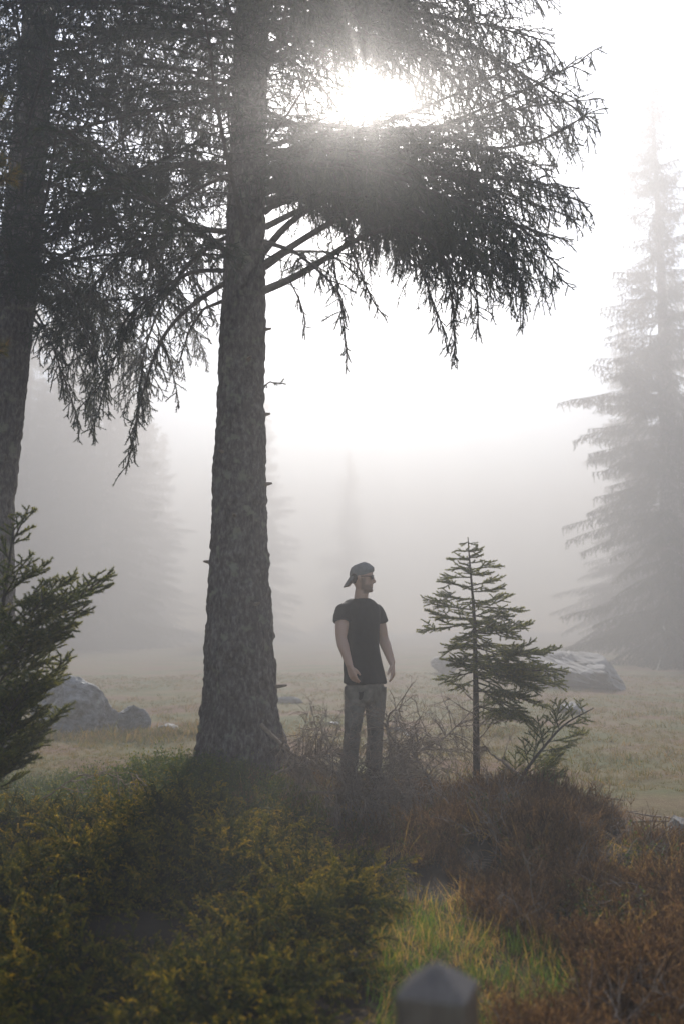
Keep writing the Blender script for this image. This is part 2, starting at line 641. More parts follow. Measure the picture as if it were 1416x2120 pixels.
VARIANTS = []
for k, (L, rise, sag, tip, hang, hf) in enumerate([
        (2.6, 0.30, 0.55, 0.20, 0.16, 0.40), (2.5, 0.15, 0.45, 0.20, 0.20, 0.45), (2.7, 0.35, 0.75, 0.22, 0.22, 0.5),
        (2.4, 0.10, 0.20, 0.15, 0.14, 0.35), (2.6, 0.45, 0.60, 0.25, 0.15, 0.35), (2.2, 0.05, 0.55, 0.10, 0.28, 0.6)]):
    b = make_bough(gen_path(L, rise, sag, tip, 100 + k), 200 + k, hang=hang, hang_frac=hf)
    b.wood_me = b.wood.mesh('bough', M_WOOD, True)
    b.leaf_me = b.leaf.mesh('needles', M_NEEDLE)
    VARIANTS.append(b)


def place_bough(tree, b, loc, az, pitch, roll, sc):
    o = link('bough', b.wood_me, tree)
    o.location = Vector(loc) - tree.location
    o.rotation_euler = Euler((roll, -pitch, az), 'XYZ')
    o.scale = (sc, sc, sc)
    o2 = link('needles', b.leaf_me, o)
    return o


def custom_bough(tree, path, seed, **kw):
    kw.setdefault('sec_step', 0.095)
    b = make_bough(np.asarray(path) - np.array(tree.location), seed, **kw)
    o = b.wood.build('bough', M_WOOD, tree, True)
    b.leaf.build('needles', M_NEEDLE, o)
    return o


def bough_matrix(loc, az, pitch, roll, sc):
    return Matrix.Translation(Vector(loc)) @ Euler((roll, -pitch, az), 'XYZ').to_matrix().to_4x4() @ Matrix.Scale(sc, 4)


SUNPX = (760.0, 205.0)


CELL = 22.0
GW, GH = int(1700 / CELL), int(2200 / CELL)      # photo pixels -150..1550 by -1200..1000


class Cover:
    """how densely the needles of a crown already cover each piece of its outline"""

    def __init__(self, inside, full):
        self.cov = np.zeros((GH, GW))
        ys_, xs_ = np.mgrid[0:GH, 0:GW]
        self.target = inside(xs_ * CELL - 150 + CELL / 2, ys_ * CELL - 1200 + CELL / 2) * full
        self.ok = self.target > 0

    def cells(self, P):
        px, py, z = project(P)
        i, j = np.floor((px + 150) / CELL).astype(int), np.floor((py + 1200) / CELL).astype(int)
        k = (i >= 0) & (i < GW) & (j >= 0) & (j < GH)
        c = np.zeros((GH, GW))
        np.add.at(c, (j[k], i[k]), 1.0 / len(P))
        return c, z.min(), px, py

    def add(self, c):
        self.cov += c


def clothe_trunk(tree, axis_at, z0, z1, count, cover, seed, scale0, scale1, pen=6.0, tries=40, sun_r=36):
    rng = np.random.default_rng(seed)
    placed = 0
    for i in range(count):
        best = None
        for t in range(tries):
            f = rng.random() ** 1.15
            z = z0 + (z1 - z0) * f
            az = rng.uniform(0, 2 * math.pi)
            sc = (scale0 + (scale1 - scale0) * f) * rng.uniform(0.7, 1.12)
            pitch = math.radians(rng.normal(-10 + 22 * f ** 0.6, 11))
            roll = math.radians(rng.normal(0, 12))
            b = VARIANTS[rng.integers(len(VARIANTS))]
            loc = axis_at(z)
            A = np.array(bough_matrix(loc, az, pitch, roll, sc))
            P = b.seg[::6] @ A[:3, :3].T + A[:3, 3]
            c, zmin, px, py = cover.cells(P)
            if zmin < 3.6 or (((px - SUNPX[0]) ** 2 + (py - SUNPX[1]) ** 2) < sun_r ** 2).mean() > 0.006:
                continue
            gain = (np.minimum(cover.target, cover.cov + c) - np.minimum(cover.target, cover.cov))[cover.ok].sum()
            bad = c[~cover.ok].sum()
            score = gain - pen * max(bad - 0.01, 0)
            if best is None or score > best[0]:
                best = (score, b, loc, az, pitch, roll, sc, c)
        if best is None or best[0] < (0.095 if best[2][2] < 6.8 else 0.05):
            continue
        place_bough(tree, *best[1:7])
        cover.add(best[7])
        placed += 1
    return placed


# ---- the big spruce in the middle
TY = 7.8
tab = np.array([(1640, 405, 600), (1600, 410, 595), (1560, 412, 590), (1530, 412, 586), (1500, 414, 580), (1450, 420, 574), (1400, 422, 569), (1300, 429, 567), (1200, 434, 559), (1100, 440, 553), (1000, 442, 552), (900, 446, 549),
                (800, 451, 547), (700, 456, 548), (600, 462, 550), (500, 467, 549), (400, 473, 550), (300, 478, 552), (200, 482, 553), (100, 486, 555), (0, 490, 557), (-200, 497, 560),
                (-500, 515, 570), (-900, 548, 590), (-1500, 585, 612)], float)[::-1]
ys = np.concatenate([np.arange(1640, -60, -3.6), np.arange(-60, -1500, -20)])
lx, rx = lerp_table(tab, ys)
cen, rad = [], []
for yy, l, r in zip(ys, lx, rx):
    a, b_ = W(l, yy, TY), W(r, yy, TY)
    cen.append((a + b_) / 2)
    rad.append((b_ - a)[0] / 2)
cen, rad = np.array(cen), np.array(rad)
cen[:, 1] = TY
MAIN_BASE = cen[0].copy()
main_tree = thing('spruce_tree', 'tall spruce with broad grey trunk in the middle, standing beside the man', 'tree', tuple(MAIN_BASE))
o = link('trunk', trunk_mesh('trunk', cen - MAIN_BASE, rad, 3, flare=(0.22, 0.42)), main_tree)


def main_axis(z):
    return np.array([np.interp(z, cen[:, 2], cen[:, k]) for k in range(3)])


ENV_MAIN = np.array([(-400, 300), (60, 420), (120, 700), (200, 800), (250, 900), (290, 940), (340, 900), (390, 800), (450, 700), (520, 640), (560, 560), (575, 470), (640, 480), (700, 640), (740, 660), (800, 600), (860, 620), (920, 720), (960, 720),
                     (1000, 670), (1080, 650), (1150, 610), (1200, 550), (1235, 430), (1250, 200), (1255, 0), (1258, -60), (1300, -60)], float)
# hand-placed limbs (photo pixels with a distance)
LIMBS = [
    ([(545, 602, 7.75), (600, 580, 7.6), (660, 545, 7.45), (720, 505, 7.3), (790, 470, 7.15), (870, 480, 7.0), (930, 540, 6.9), (945, 640, 6.9)], dict(start=0.30, r0=0.034, hang=0.30, hang_frac=0.7, sec_len=0.5)),
    ([(545, 548, 7.75), (590, 520, 7.7), (650, 480, 7.6), (740, 430, 7.5), (860, 400, 7.4), (1000, 420, 7.3), (1110, 490, 7.3), (1165, 590, 7.3)], dict(start=0.28, r0=0.03, hang=0.22, sec_len=0.6)),
    ([(548, 520, 7.8), (600, 455, 8.0), (700, 400, 8.2), (830, 360, 8.3), (980, 350, 8.3), (1120, 390, 8.3), (1225, 425, 8.3)], dict(start=0.25, r0=0.03, hang=0.2, sec_len=0.7)),
    ([(548, 440, 7.8), (640, 360, 7.5), (760, 320, 7.3), (900, 310, 7.2), (1040, 310, 7.2), (1160, 280, 7.2), (1225, 225, 7.2)], dict(start=0.25, r0=0.028, hang=0.2, sec_len=0.6)),
    ([(550, 470, 7.9), (650, 420, 8.3), (780, 390, 8.7), (920, 420, 9.0), (1060, 500, 9.1), (1150, 600, 9.1)], dict(start=0.3, r0=0.028, hang=0.3, sec_len=0.7)),
    ([(548, 500, 7.7), (610, 520, 7.2), (660, 560, 6.9), (700, 600, 6.8), (715, 660, 6.75)], dict(start=0.35, r0=0.02, hang=0.16, sec_len=0.35)),
    ([(550, 555, 8.0), (600, 520, 8.6), (680, 520, 9.0), (760, 590, 9.2)], dict(start=0.4, r0=0.02, hang=0.25, sec_len=0.5)),
    ([(550, 400, 7.8), (680, 350, 7.6), (820, 360, 7.5), (960, 430, 7.5), (1050, 520, 7.6), (1085, 620, 7.6)], dict(start=0.25, r0=0.026, hang=0.26, hang_frac=0.65, sec_len=0.6)),
    # limbs right of the sun
    ([(552, 400, 7.8), (660, 345, 7.6), (800, 305, 7.4), (940, 250, 7.3), (1080, 190, 7.2), (1215, 120, 7.2)], dict(start=0.2, r0=0.026, hang=0.18, sec_len=0.5)),
    ([(552, 380, 7.9), (680, 330, 8.2), (840, 280, 8.5), (1000, 240, 8.6), (1120, 215, 8.7), (1240, 205, 8.7)], dict(start=0.25, r0=0.026, hang=0.18, sec_len=0.6)),
    ([(556, -60, 7.8), (700, -10, 7.6), (860, 50, 7.4), (1000, 110, 7.3), (1130, 180, 7.2), (1235, 260, 7.2)], dict(start=0.2, r0=0.026, hang=0.2, sec_len=0.5)),
    ([(556, -90, 7.9), (720, -40, 8.3), (880, 30, 8.6), (1020, 120, 8.8), (1120, 220, 8.9), (1190, 320, 8.9)], dict(start=0.25, r0=0.026, hang=0.25, sec_len=0.6)),
    ([(556, 60, 7.8), (640, 60, 7.2), (760, 70, 6.9), (880, 110, 6.8), (960, 190, 6.8), (1010, 290, 6.8)], dict(start=0.2, r0=0.024, hang=0.2, sec_len=0.45)),
    ([(552, 420, 7.8), (640, 400, 7.2), (760, 400, 6.9), (880, 440, 6.8), (990, 520, 6.7), (1040, 610, 6.7)], dict(start=0.2, r0=0.024, hang=0.24, sec_len=0.5)),
    ([(552, 330, 7.8), (640, 310, 7.3), (730, 310, 7.0), (830, 330, 6.9), (930, 390, 6.8)], dict(start=0.15, r0=0.022, hang=0.2, sec_len=0.45)),
    # boughs closing in round the sun
    ([(555, 110, 7.7), (600, 125, 7.4), (650, 155, 7.2), (690, 215, 7.1)], dict(start=0.1, r0=0.014, hang=0.14, sec_len=0.3, sec_step=0.07)),
    ([(556, -150, 7.9), (700, -60, 8.8), (810, 30, 9.4), (870, 130, 9.7), (895, 230, 9.8)], dict(start=0.3, r0=0.02, hang=0.18, sec_len=0.3, sec_step=0.08)),
    ([(556, -120, 7.9), (720, -60, 9.2), (860, 20, 9.8), (960, 120, 10.1), (1010, 200, 10.2)], dict(start=0.3, r0=0.02, hang=0.2, sec_len=0.4, sec_step=0.08)),
    ([(556, -40, 7.7), (640, -20, 7.2), (720, 20, 6.9), (770, 80, 6.8), (790, 140, 6.8)], dict(start=0.2, r0=0.016, hang=0.14, sec_len=0.25, sec_step=0.08)),
    # drooping plumes under the crown
    ([(900, 500, 7.0), (925, 560, 6.95), (938, 640, 6.95), (942, 745, 6.95)], dict(start=0.1, r0=0.008, hang=0.14, hang_frac=0.8, sec_len=0.16, sec_min=0.08, sec_step=0.045, sec_droop=0.9)),
    ([(860, 520, 7.2), (880, 580, 7.2), (905, 650, 7.2), (925, 700, 7.2)], dict(start=0.1, r0=0.008, hang=0.14, hang_frac=0.8, sec_len=0.14, sec_min=0.07, sec_step=0.05, sec_droop=0.9)),
    ([(690, 540, 7.2), (700, 600, 7.15), (712, 670, 7.1), (718, 745, 7.1)], dict(start=0.1, r0=0.008, hang=0.12, hang_frac=0.7, sec_len=0.12, sec_min=0.06, sec_step=0.07, sec_droop=0.9)),
    ([(730, 520, 7.4), (752, 580, 7.5), (775, 630, 7.6), (800, 662, 7.7)], dict(start=0.1, r0=0.008, hang=0.14, hang_frac=0.7, sec_len=0.2, sec_min=0.08, sec_step=0.06, sec_droop=0.8)),
    ([(600, 580, 7.5), (620, 620, 7.45), (632, 660, 7.45), (630, 690, 7.45)], dict(start=0.1, r0=0.007, hang=0.12, hang_frac=0.7, sec_len=0.16, sec_min=0.06, sec_step=0.07, sec_droop=0.8)),
    ([(1040, 500, 7.4), (1070, 560, 7.4), (1085, 620, 7.4), (1080, 680, 7.4)], dict(start=0.1, r0=0.007, hang=0.12, hang_frac=0.7, sec_len=0.12, sec_min=0.06, sec_step=0.06, sec_droop=0.8)),
    ([(960, 540, 7.1), (985, 600, 7.1), (990, 650, 7.1), (985, 690, 7.1)], dict(start=0.1, r0=0.007, hang=0.12, hang_frac=0.7, sec_len=0.14, sec_min=0.06, sec_step=0.06, sec_droop=0.8)),
    ([(330, 690, 7.5), (350, 740, 7.5), (365, 800, 7.5), (372, 845, 7.5)], dict(start=0.1, r0=0.007, hang=0.12, hang_frac=0.7, sec_len=0.12, sec_min=0.06, sec_step=0.07, sec_droop=0.8)),
    ([(300, 720, 7.4), (290, 800, 7.4), (285, 880, 7.4), (262, 970, 7.4)], dict(start=0.1, r0=0.007, hang=0.14, hang_frac=0.7, sec_len=0.16, sec_min=0.07, sec_step=0.05, sec_droop=0.8)),
    ([(210, 720, 7.3), (225, 780, 7.3), (205, 850, 7.3), (185, 905, 7.3)], dict(start=0.1, r0=0.007, hang=0.16, hang_frac=0.7, sec_len=0.25, sec_min=0.08, sec_step=0.05, sec_droop=0.8)),
    ([(280, 640, 7.3), (250, 720, 7.3), (215, 790, 7.3), (160, 850, 7.3)], dict(start=0.1, r0=0.009, hang=0.18, hang_frac=0.7, sec_len=0.35, sec_min=0.1, sec_step=0.06, sec_droop=0.7)),
    # left side
    ([(468, 585, 7.75), (420, 615, 7.6), (370, 655, 7.45), (335, 700, 7.4), (305, 780, 7.4), (285, 860, 7.4), (270, 930, 7.4)], dict(start=0.42, r0=0.022, hang=0.18, hang_frac=0.7, sec_len=0.25, sec_min=0.1)),
    ([(468, 560, 7.8), (400, 560, 7.5), (330, 600, 7.3), (260, 660, 7.2), (215, 740, 7.2)], dict(start=0.3, r0=0.022, hang=0.22, sec_len=0.5)),
    ([(470, 480, 7.8), (380, 470, 8.0), (290, 500, 8.2), (210, 570, 8.2), (160, 660, 8.2)], dict(start=0.25, r0=0.024, hang=0.25, sec_len=0.6)),
    ([(470, 620, 7.9), (420, 640, 8.4), (390, 690, 8.7), (370, 760, 8.8)], dict(start=0.35, r0=0.018, hang=0.2, sec_len=0.3)),
]
for k, (pp, kw) in enumerate(LIMBS):
    custom_bough(main_tree, [W(*p) for p in pp], 900 + k, **kw)

def main_inside(px, py):
    low = np.interp(px, ENV_MAIN[:, 0], ENV_MAIN[:, 1])
    right = np.interp(py, [-1200, -300, 0, 200, 400, 620], [900, 1150, 1235, 1245, 1235, 1160])
    w = (py < low - 25) & (px < right - 8) & (px > -100)
    w = np.where(px < 480, w * np.interp(py, [-700, 0, 500, 900], [0.4, 0.30, 0.25, 0.2]), w * 1.0)
    w = w * np.where((px > 555) & (px < 700) & (py > 470), 0.3, 1.0) * np.where((px > 850) & (py < 260) & (py > -40), 0.55, 1.0)
    return w * (((px - SUNPX[0]) ** 2 + (py - SUNPX[1]) ** 2) > 40 ** 2)


cover_m = Cover(main_inside, 0.017)
n_main = clothe_trunk(main_tree, main_axis, 4.2, 12.4, 210, cover_m, 21, 1.08, 0.55)

# little stub twig on the bare trunk
custom_bough(main_tree, [W(546, 800, 7.7), W(560, 790, 7.65), W(575, 797, 7.6)], 77, start=0.2, r0=0.006, sec_len=0.04, sec_min=0.03, hang=0.05)

for k, (px, py, side, L) in enumerate([(549, 866, 1, 0.05), (568, 1430, 1, 0.09), (436, 1172, -1, 0.05), (545, 690, 1, 0.06), (530, 760, 0, 0.06), (470, 950, 0, 0.05), (500, 1080, 0, 0.05), (540, 1260, 0, 0.06), (552, 1010, 1, 0.05)]):
    z = W(px, py, TY)[2]
    ax = main_axis(z)
    rr_ = float(np.interp(z, cen[:, 2], rad))
    a = {1: -0.15, -1: math.pi + 0.2, 0: -math.pi / 2 + (px - 505) / 60.0}[side]
    d = np.array([math.cos(a), math.sin(a), 0.12])
    st = MB()
    st.tube(np.array([ax + d * rr_ * 0.8, ax + d * (rr_ + L * 0.5), ax + d * (rr_ + L)]) - MAIN_BASE, [0.022, 0.013, 0.008], 7)
    st.build('dead_stub', M_DEAD, main_tree, True)

# ---- the left spruce
LY = 9.4
tabl = np.array([(1560, -55, 45), (1400, -45, 36), (1200, -30, 30), (1040, -40, 30), (1000, -38, 36), (900, -30, 44), (800, -22, 53), (700, -12, 64), (600, -2, 77), (500, 7, 86), (400, 16, 92), (300, 26, 98), (200, 36, 104), (0, 54, 116), (-300, 84, 136), (-700, 128, 165), (-1200, 172, 192)], float)[::-1]
ys = np.concatenate([np.arange(1560, -40, -4.0), np.arange(-40, -1200, -20)])
lx, rx = lerp_table(tabl, ys)
cl = np.array([(W(l, y, LY) + W(r, y, LY)) / 2 for y, l, r in zip(ys, lx, rx)])
rl = np.array([(W(r, y, LY) - W(l, y, LY))[0] / 2 for y, l, r in zip(ys, lx, rx)])
cl[:, 1] = LY
LEFT_BASE = cl[0].copy()
left_tree = thing('spruce_tree', 'dark leaning spruce at the left edge, trunk partly cut off by the frame', 'tree', tuple(LEFT_BASE))
link('trunk', trunk_mesh('trunk', cl - LEFT_BASE, rl, 8, flare=(0.2, 0.4)), left_tree)


def left_axis(z):
    return np.array([np.interp(z, cl[:, 2], cl[:, k]) for k in range(3)])


ENV_LEFT = np.array([(-3000, 900), (-200, 700), (0, 640), (60, 640), (100, 780), (140, 850), (190, 890), (240, 800), (300, 760), (400, 690), (470, 600), (520, 450), (560, 300), (600, 200), (640, -60)], float)
for k, (pp, kw) in enumerate([
        ([(80, 560, 9.4), (140, 525, 9.1), (210, 490, 8.9), (290, 480, 8.8), (370, 520, 8.7), (420, 600, 8.7)], dict(start=0.3, r0=0.03, hang=0.3, sec_len=0.6)),
        ([(75, 620, 9.4), (120, 640, 9.0), (170, 690, 8.8), (200, 770, 8.7), (195, 850, 8.7)], dict(start=0.3, r0=0.024, hang=0.25, hang_frac=0.7, sec_len=0.4)),
        ([(85, 470, 9.4), (170, 420, 9.2), (260, 400, 9.2), (360, 440, 9.2), (440, 540, 9.2)], dict(start=0.25, r0=0.03, hang=0.3, sec_len=0.7)),
        ([(78, 590, 9.5), (120, 580, 10.0), (180, 620, 10.3), (240, 700, 10.4), (260, 760, 10.4)], dict(start=0.3, r0=0.022, hang=0.3, sec_len=0.5)),
        ([(75, 600, 9.6), (110, 640, 10.4), (150, 710, 10.8), (180, 790, 10.9), (192, 890, 10.9)], dict(start=0.3, r0=0.014, hang=0.22, hang_frac=0.7, sec_len=0.45, sec_step=0.07)),
        ([(78, 570, 9.6), (150, 590, 10.6), (230, 650, 11.2), (290, 740, 11.4), (310, 830, 11.4)], dict(start=0.3, r0=0.014, hang=0.24, hang_frac=0.7, sec_len=0.5, sec_step=0.07)),
        ([(72, 640, 9.3), (100, 690, 8.7), (125, 760, 8.5), (150, 830, 8.5), (165, 880, 8.5)], dict(start=0.25, r0=0.012, hang=0.16, hang_frac=0.7, sec_len=0.28, sec_step=0.06)),
        ([(85, 520, 9.6), (200, 540, 10.8), (320, 590, 11.5), (400, 680, 11.8), (430, 740, 11.8)], dict(start=0.3, r0=0.016, hang=0.24, hang_frac=0.7, sec_len=0.5, sec_step=0.08)),
        ([(70, 660, 9.4), (100, 690, 9.0), (120, 740, 8.9), (130, 800, 8.9)], dict(start=0.3, r0=0.016, hang=0.18, sec_len=0.3)),
]):
    custom_bough(left_tree, [W(*p) for p in pp], 950 + k, **kw)


def left_inside(px, py):
    low = np.interp(px, ENV_LEFT[:, 0], ENV_LEFT[:, 1])
    return (py < low - 20) * np.interp(px, [-150, 450, 620], [1, 1, 0.3]) * np.where(py > 560, 0.6, 1.0) * 1.0


n_left = clothe_trunk(left_tree, left_axis, 4.4, 13.2, 190, Cover(left_inside, 0.014), 44, 1.18, 0.58)
print('boughs placed', len(LIMBS), n_main, n_left)

# ------------------------------------------------------------------ distant spruces in the fog
def far_crown(Ht, R, seed, layers=30, per=6, bare=0.04):
    rng = np.random.default_rng(seed)
    mb = MB()
    S0, S1 = [], []
    for i in range(layers):
        f = (i + 0.5) / layers
        z = Ht * (bare + (1 - bare) * f)
        for k in range(per):
            f = (i + rng.random()) / layers
            z = Ht * (bare + (1 - bare) * f)
            r = R * (1 - f) ** 0.85 * (0.85 + 0.3 * math.sin(9.0 * f + seed) * math.cos(23 * f)) + 0.12
            az = rng.uniform(0, 2 * math.pi)
            l = r * rng.uniform(0.6, 1.1)
            d = np.array([math.cos(az), math.sin(az), 0.15 - 0.25 * (1 - f)])
            q = grow((0, 0, z), d, l, 5, 0.35 - 0.5 * f, 0.05, rng)
            S0.extend(q[:-1])
            S1.extend(q[1:])
            for t in np.arange(0.15, 1.0, 0.10 / max(l, 0.3)):
                p = q[0] + (q[-1] - q[0]) * t
                p[2] = np.interp(t, np.linspace(0, 1, 6), q[:, 2])
                for sg in (-1, 1):
                    lat = np.array([-math.sin(az), math.cos(az), 0]) * sg
                    l2 = (0.10 + 0.32 * l * (1 - t)) * rng.uniform(0.6, 1.2)
                    q2 = grow(p, nrm(q[-1] - q[0]) * 0.7 + lat * 0.8, l2, 2, 0.9, 0.1, rng)
                    S0.extend(q2[:-1])
                    S1.extend(q2[1:])
                    p3 = q2[1]
                    q3 = p3 + np.array([rng.normal(0, 0.05), rng.normal(0, 0.05), -rng.uniform(0.03, 0.20)])
                    S0.append(p3)
                    S1.append(q3)
    S0, S1 = np.array(S0), np.array(S1)
    mb.prisms(S0, S1, 0.010, 0.006, RNG.random(len(S0)))
    mb.needles(S0, S1, 30, 0.05, 0.015, rng, 0.7)
    return mb.mesh('crown', M_NEEDLE)


CROWNS = [(far_crown(13.0, 3.1, 1, 46, 9), 13.0), (far_crown(10.0, 2.2, 2, 32, 8), 10.0), (far_crown(12.0, 2.9, 3, 36, 8, 0.05), 12.0)]
t = MB()
t.tube([(0, 0, -0.3), (0, 0, 3), (0.05, 0, 7), (0.02, 0, 10), (0, 0, 12.9)], [0.24, 0.19, 0.13, 0.07, 0.01], 10)
FAR_TRUNK = t.mesh('trunk', M_BARK, True)


def far_tree(px, Y, h, v, label, group='spruces fading into the fog'):
    x = W(px, 1300, Y)[0]
    g = Hf(x, Y)
    me, hh = CROWNS[v]
    o = thing('distant_spruce', label, 'tree', (x, Y, g), px * 0.37, group)
    k = h / hh
    tr = link('trunk', FAR_TRUNK, o)
    tr.scale = (k, k, h / 13.0)
    c = link('crown', me, o)
    c.scale = (k, k, k)
    return o


for px, Y, h, v, lab in [
        (1392, 38.0, 23.0, 0, 'tall bluish spruce fading into fog at the right edge'),
        (1310, 58.0, 19.5, 2, 'faint spruce in fog left of the tall bluish spruce'),
        (722, 125.0, 23.4, 0, 'very faint spruce tip in bright fog above the man'),
        (545, 85.0, 21.0, 1, 'faint spruce in fog just behind the central trunk'),
]:
    far_tree(px, Y, h, v, lab)
rng = np.random.default_rng(15)
for k in range(64):
    Y = 58 + 44 * (k / 64) ** 1.2
    px = rng.uniform(-420, 250 + 2.6 * (Y - 58))
    far_tree(px, Y, rng.uniform(18, 22.5), int(rng.integers(3)), 'grey spruce of the foggy forest behind the trunks on the left', 'foggy forest spruces on the left')
for k in range(30):
    Y = 48 + 45 * k / 30
    px = rng.uniform(1330, 1900)
    far_tree(px, Y, rng.uniform(15, 20.5), int(rng.integers(3)), 'grey spruce of the foggy forest behind the tall bluish spruce', 'foggy forest spruces on the right')
# ------------------------------------------------------------------ young spruces
def branchlet(wood, S0, S1, TN, p, d, L, rng, droop=-0.15, depth=0, r=0.006):
    q = grow(p, d, L, 5, droop, 0.05, rng)
    wood.tube(q, np.linspace(r, r * 0.35, len(q)), 5, cap=False)
    S0.extend(q[:-1]); S1.extend(q[1:])
    TN.extend([0.35, 0.4, 0.5, 0.6, 0.75])
    sq = np.linspace(0, 1, len(q))
    if depth < 2:
        t = 0.22 if depth == 0 else 0.3
        sg = 1
        while t < 0.96:
            pp = np.array([np.interp(t, sq, q[:, k]) for k in range(3)])
            k = min(4, int(t * 5))
            dd = nrm(q[k + 1] - q[k])
            la = nrm(np.cross(dd, [0, 0, 1.0]) + 1e-4) * sg
            l2 = (0.55 if depth == 0 else 0.5) * L * (1.0 - t) ** 0.8 * rng.uniform(0.7, 1.1) + 0.035
            if l2 > 0.03:
                branchlet(wood, S0, S1, TN, pp, dd * 0.75 + la * 0.75 + np.array([0, 0, rng.normal(0.02, 0.22)]), l2, rng, droop * 0.6, depth + 1 if l2 > 0.09 else 2, r * 0.55)
            t += (0.030 if depth == 0 else 0.028) / L * rng.uniform(0.8, 1.3)
            sg = -sg


def young_branch(tree, p, d, L, seed, droop=-0.2, r=0.006, dens=650, nlen=0.016, mat=None, nwid=0.0034):
    rng = np.random.default_rng(seed)
    wood, leaf = MB(), MB()
    S0, S1, TN = [], [], []
    branchlet(wood, S0, S1, TN, np.array(p, float), d, L, rng, droop, 0, r)
    S0, S1, TN = np.array(S0), np.array(S1), np.array(TN)
    leaf.prisms(S0, S1, 0.0042, 0.0034, TN * 0.7)
    leaf.needles(S0, S1, dens, nlen, nwid, rng, 0.75, TN)
    o = wood.build('branch', M_WOOD, tree, True)
    leaf.build('needles', mat or M_YOUNG, o)
    return o


SY = 7.9
sap_px = [(985, 1600), (985, 1500), (984, 1400), (982, 1300), (977, 1220), (971, 1160), (968, 1112)]
sp = np.array([W(x, y, SY) for x, y in sap_px])
sap_base = sp[0].copy()
sap_base[2] = Hf(sap_base[0], SY) - 0.03
sp[0] = sap_base
sapling = thing('spruce_sapling', 'young green spruce sapling with thin bare lower stem right of the man', 'tree', tuple(sap_base))
q, _ = resample(sp - sap_base, 30)
tr = MB()
tr.tube(q, np.interp(np.linspace(0, 1, 30), [0, 0.35, 0.7, 1], [0.030, 0.024, 0.013, 0.0035]), 10)
tr.build('trunk', M_WOOD, sapling, True)
lead = MB()
lead.needles(q[23:-1], q[24:], 420, 0.013, 0.0026, RNG, 0.8, np.full(6, 0.7))
lead.build('leader_needles', M_YOUNG, sapling)


def sap_at(py):
    return np.array([np.interp(-py, [-p[1] for p in sap_px], sp[:, k]) for k in range(3)]) - sap_base


SAPB = [  # start py, tip px, tip py, depth offset of tip
    (1122, 952, 1128, 0), (1124, 988, 1128, 0.02), (1140, 940, 1142, -0.04), (1142, 996, 1140, 0.05), (1155, 930, 1160, 0.05), (1155, 1000, 1152, -0.06), (1175, 928, 1180, -0.05),
    (1180, 1035, 1168, 0.02), (1190, 1012, 1190, -0.15), (1195, 918, 1195, 0.12), (1215, 905, 1215, 0.0), (1212, 1040, 1200, 0.05), (1225, 1045, 1228, -0.1), (1232, 985, 1262, -0.28), (1240, 900, 1240, -0.1), (1250, 1055, 1235, 0.15),
    (1255, 1088, 1255, 0), (1262, 872, 1262, 0.05), (1275, 1060, 1280, -0.2), (1280, 880, 1290, -0.12), (1290, 866, 1318, 0.02), (1295, 1095, 1305, 0.08), (1298, 960, 1330, -0.32), (1305, 1020, 1320, -0.35), (1310, 1105, 1325, -0.08),
    (1318, 1060, 1350, 0.25), (1322, 915, 1345, 0.2), (1340, 1085, 1365, -0.2), (1345, 1040, 1395, -0.32), (1352, 925, 1372, -0.1),
    (1360, 1160, 1362, 0.0), (1368, 1110, 1395, 0.22), (1375, 1172, 1395, -0.05), (1380, 1120, 1420, -0.2), (1390, 900, 1405, 0.0), (1392, 1165, 1425, 0.1), (1400, 1060, 1440, -0.25), (1405, 940, 1430, -0.15), (1412, 1130, 1465, 0.0), (1420, 1085, 1490, -0.1),
]
for k, (spy, tx, ty, dd) in enumerate(SAPB):
    p = sap_at(spy)
    e = W(tx, ty, SY + dd) - sap_base
    d = e - p
    L = np.linalg.norm(d)
    d = d / L
    young_branch(sapling, p, d + np.array([0, 0, -0.02]), L * 1.02, 300 + k, droop=(-0.16 if k < 26 else -0.05), r=0.004 + 0.006 * L, dens=650)

rng = np.random.default_rng(88)
for k in range(46):
    spy = rng.uniform(1135, 1400)
    f = (spy - 1112) / 300.0
    az = rng.uniform(0, 2 * math.pi)
    L = (0.06 + 0.36 * f) * rng.uniform(0.5, 0.95) * (1.15 if math.cos(az) > 0 else 0.8)
    young_branch(sapling, sap_at(spy), np.array([math.cos(az), math.sin(az), 0.25 - 0.3 * f + rng.normal(0, 0.12)]), L, 700 + k, droop=-0.12, r=0.004 + 0.005 * L)
for k in range(9):
    spy = rng.uniform(1350, 1470)
    az = rng.normal(-0.1, 0.9)
    young_branch(sapling, sap_at(spy), np.array([math.cos(az), math.sin(az), rng.normal(-0.08, 0.16)]), rng.uniform(0.22, 0.60), 800 + k, droop=0.25, r=0.007)
# dead lower twigs of the sapling
rng = np.random.default_rng(5)
for k, (spy, tx, ty) in enumerate([(1480, 915, 1450), (1490, 930, 1500), (1520, 1040, 1500), (1455, 930, 1420), (1540, 940, 1520), (1505, 1055, 1470)]):
    p = sap_at(spy)
    e = W(tx, ty, SY - 0.15) - sap_base
    mb = MB()
    qq = grow(p, e - p, np.linalg.norm(e - p), 6, -0.3, 0.08, rng)
    mb.tube(qq, np.linspace(0.006, 0.0015, 7), 5)
    for u in range(9):
        i = rng.integers(1, 6)
        d = nrm(nrm(e - p) + rng.normal(0, 0.7, 3))
        q2 = grow(qq[i], d, rng.uniform(0.06, 0.2), 3, 0.1, 0.12, rng)
        mb.tube(q2, np.linspace(0.0025, 0.001, 4), 3, cap=False)
    mb.build('dead_twig', M_DEAD, sapling, True)

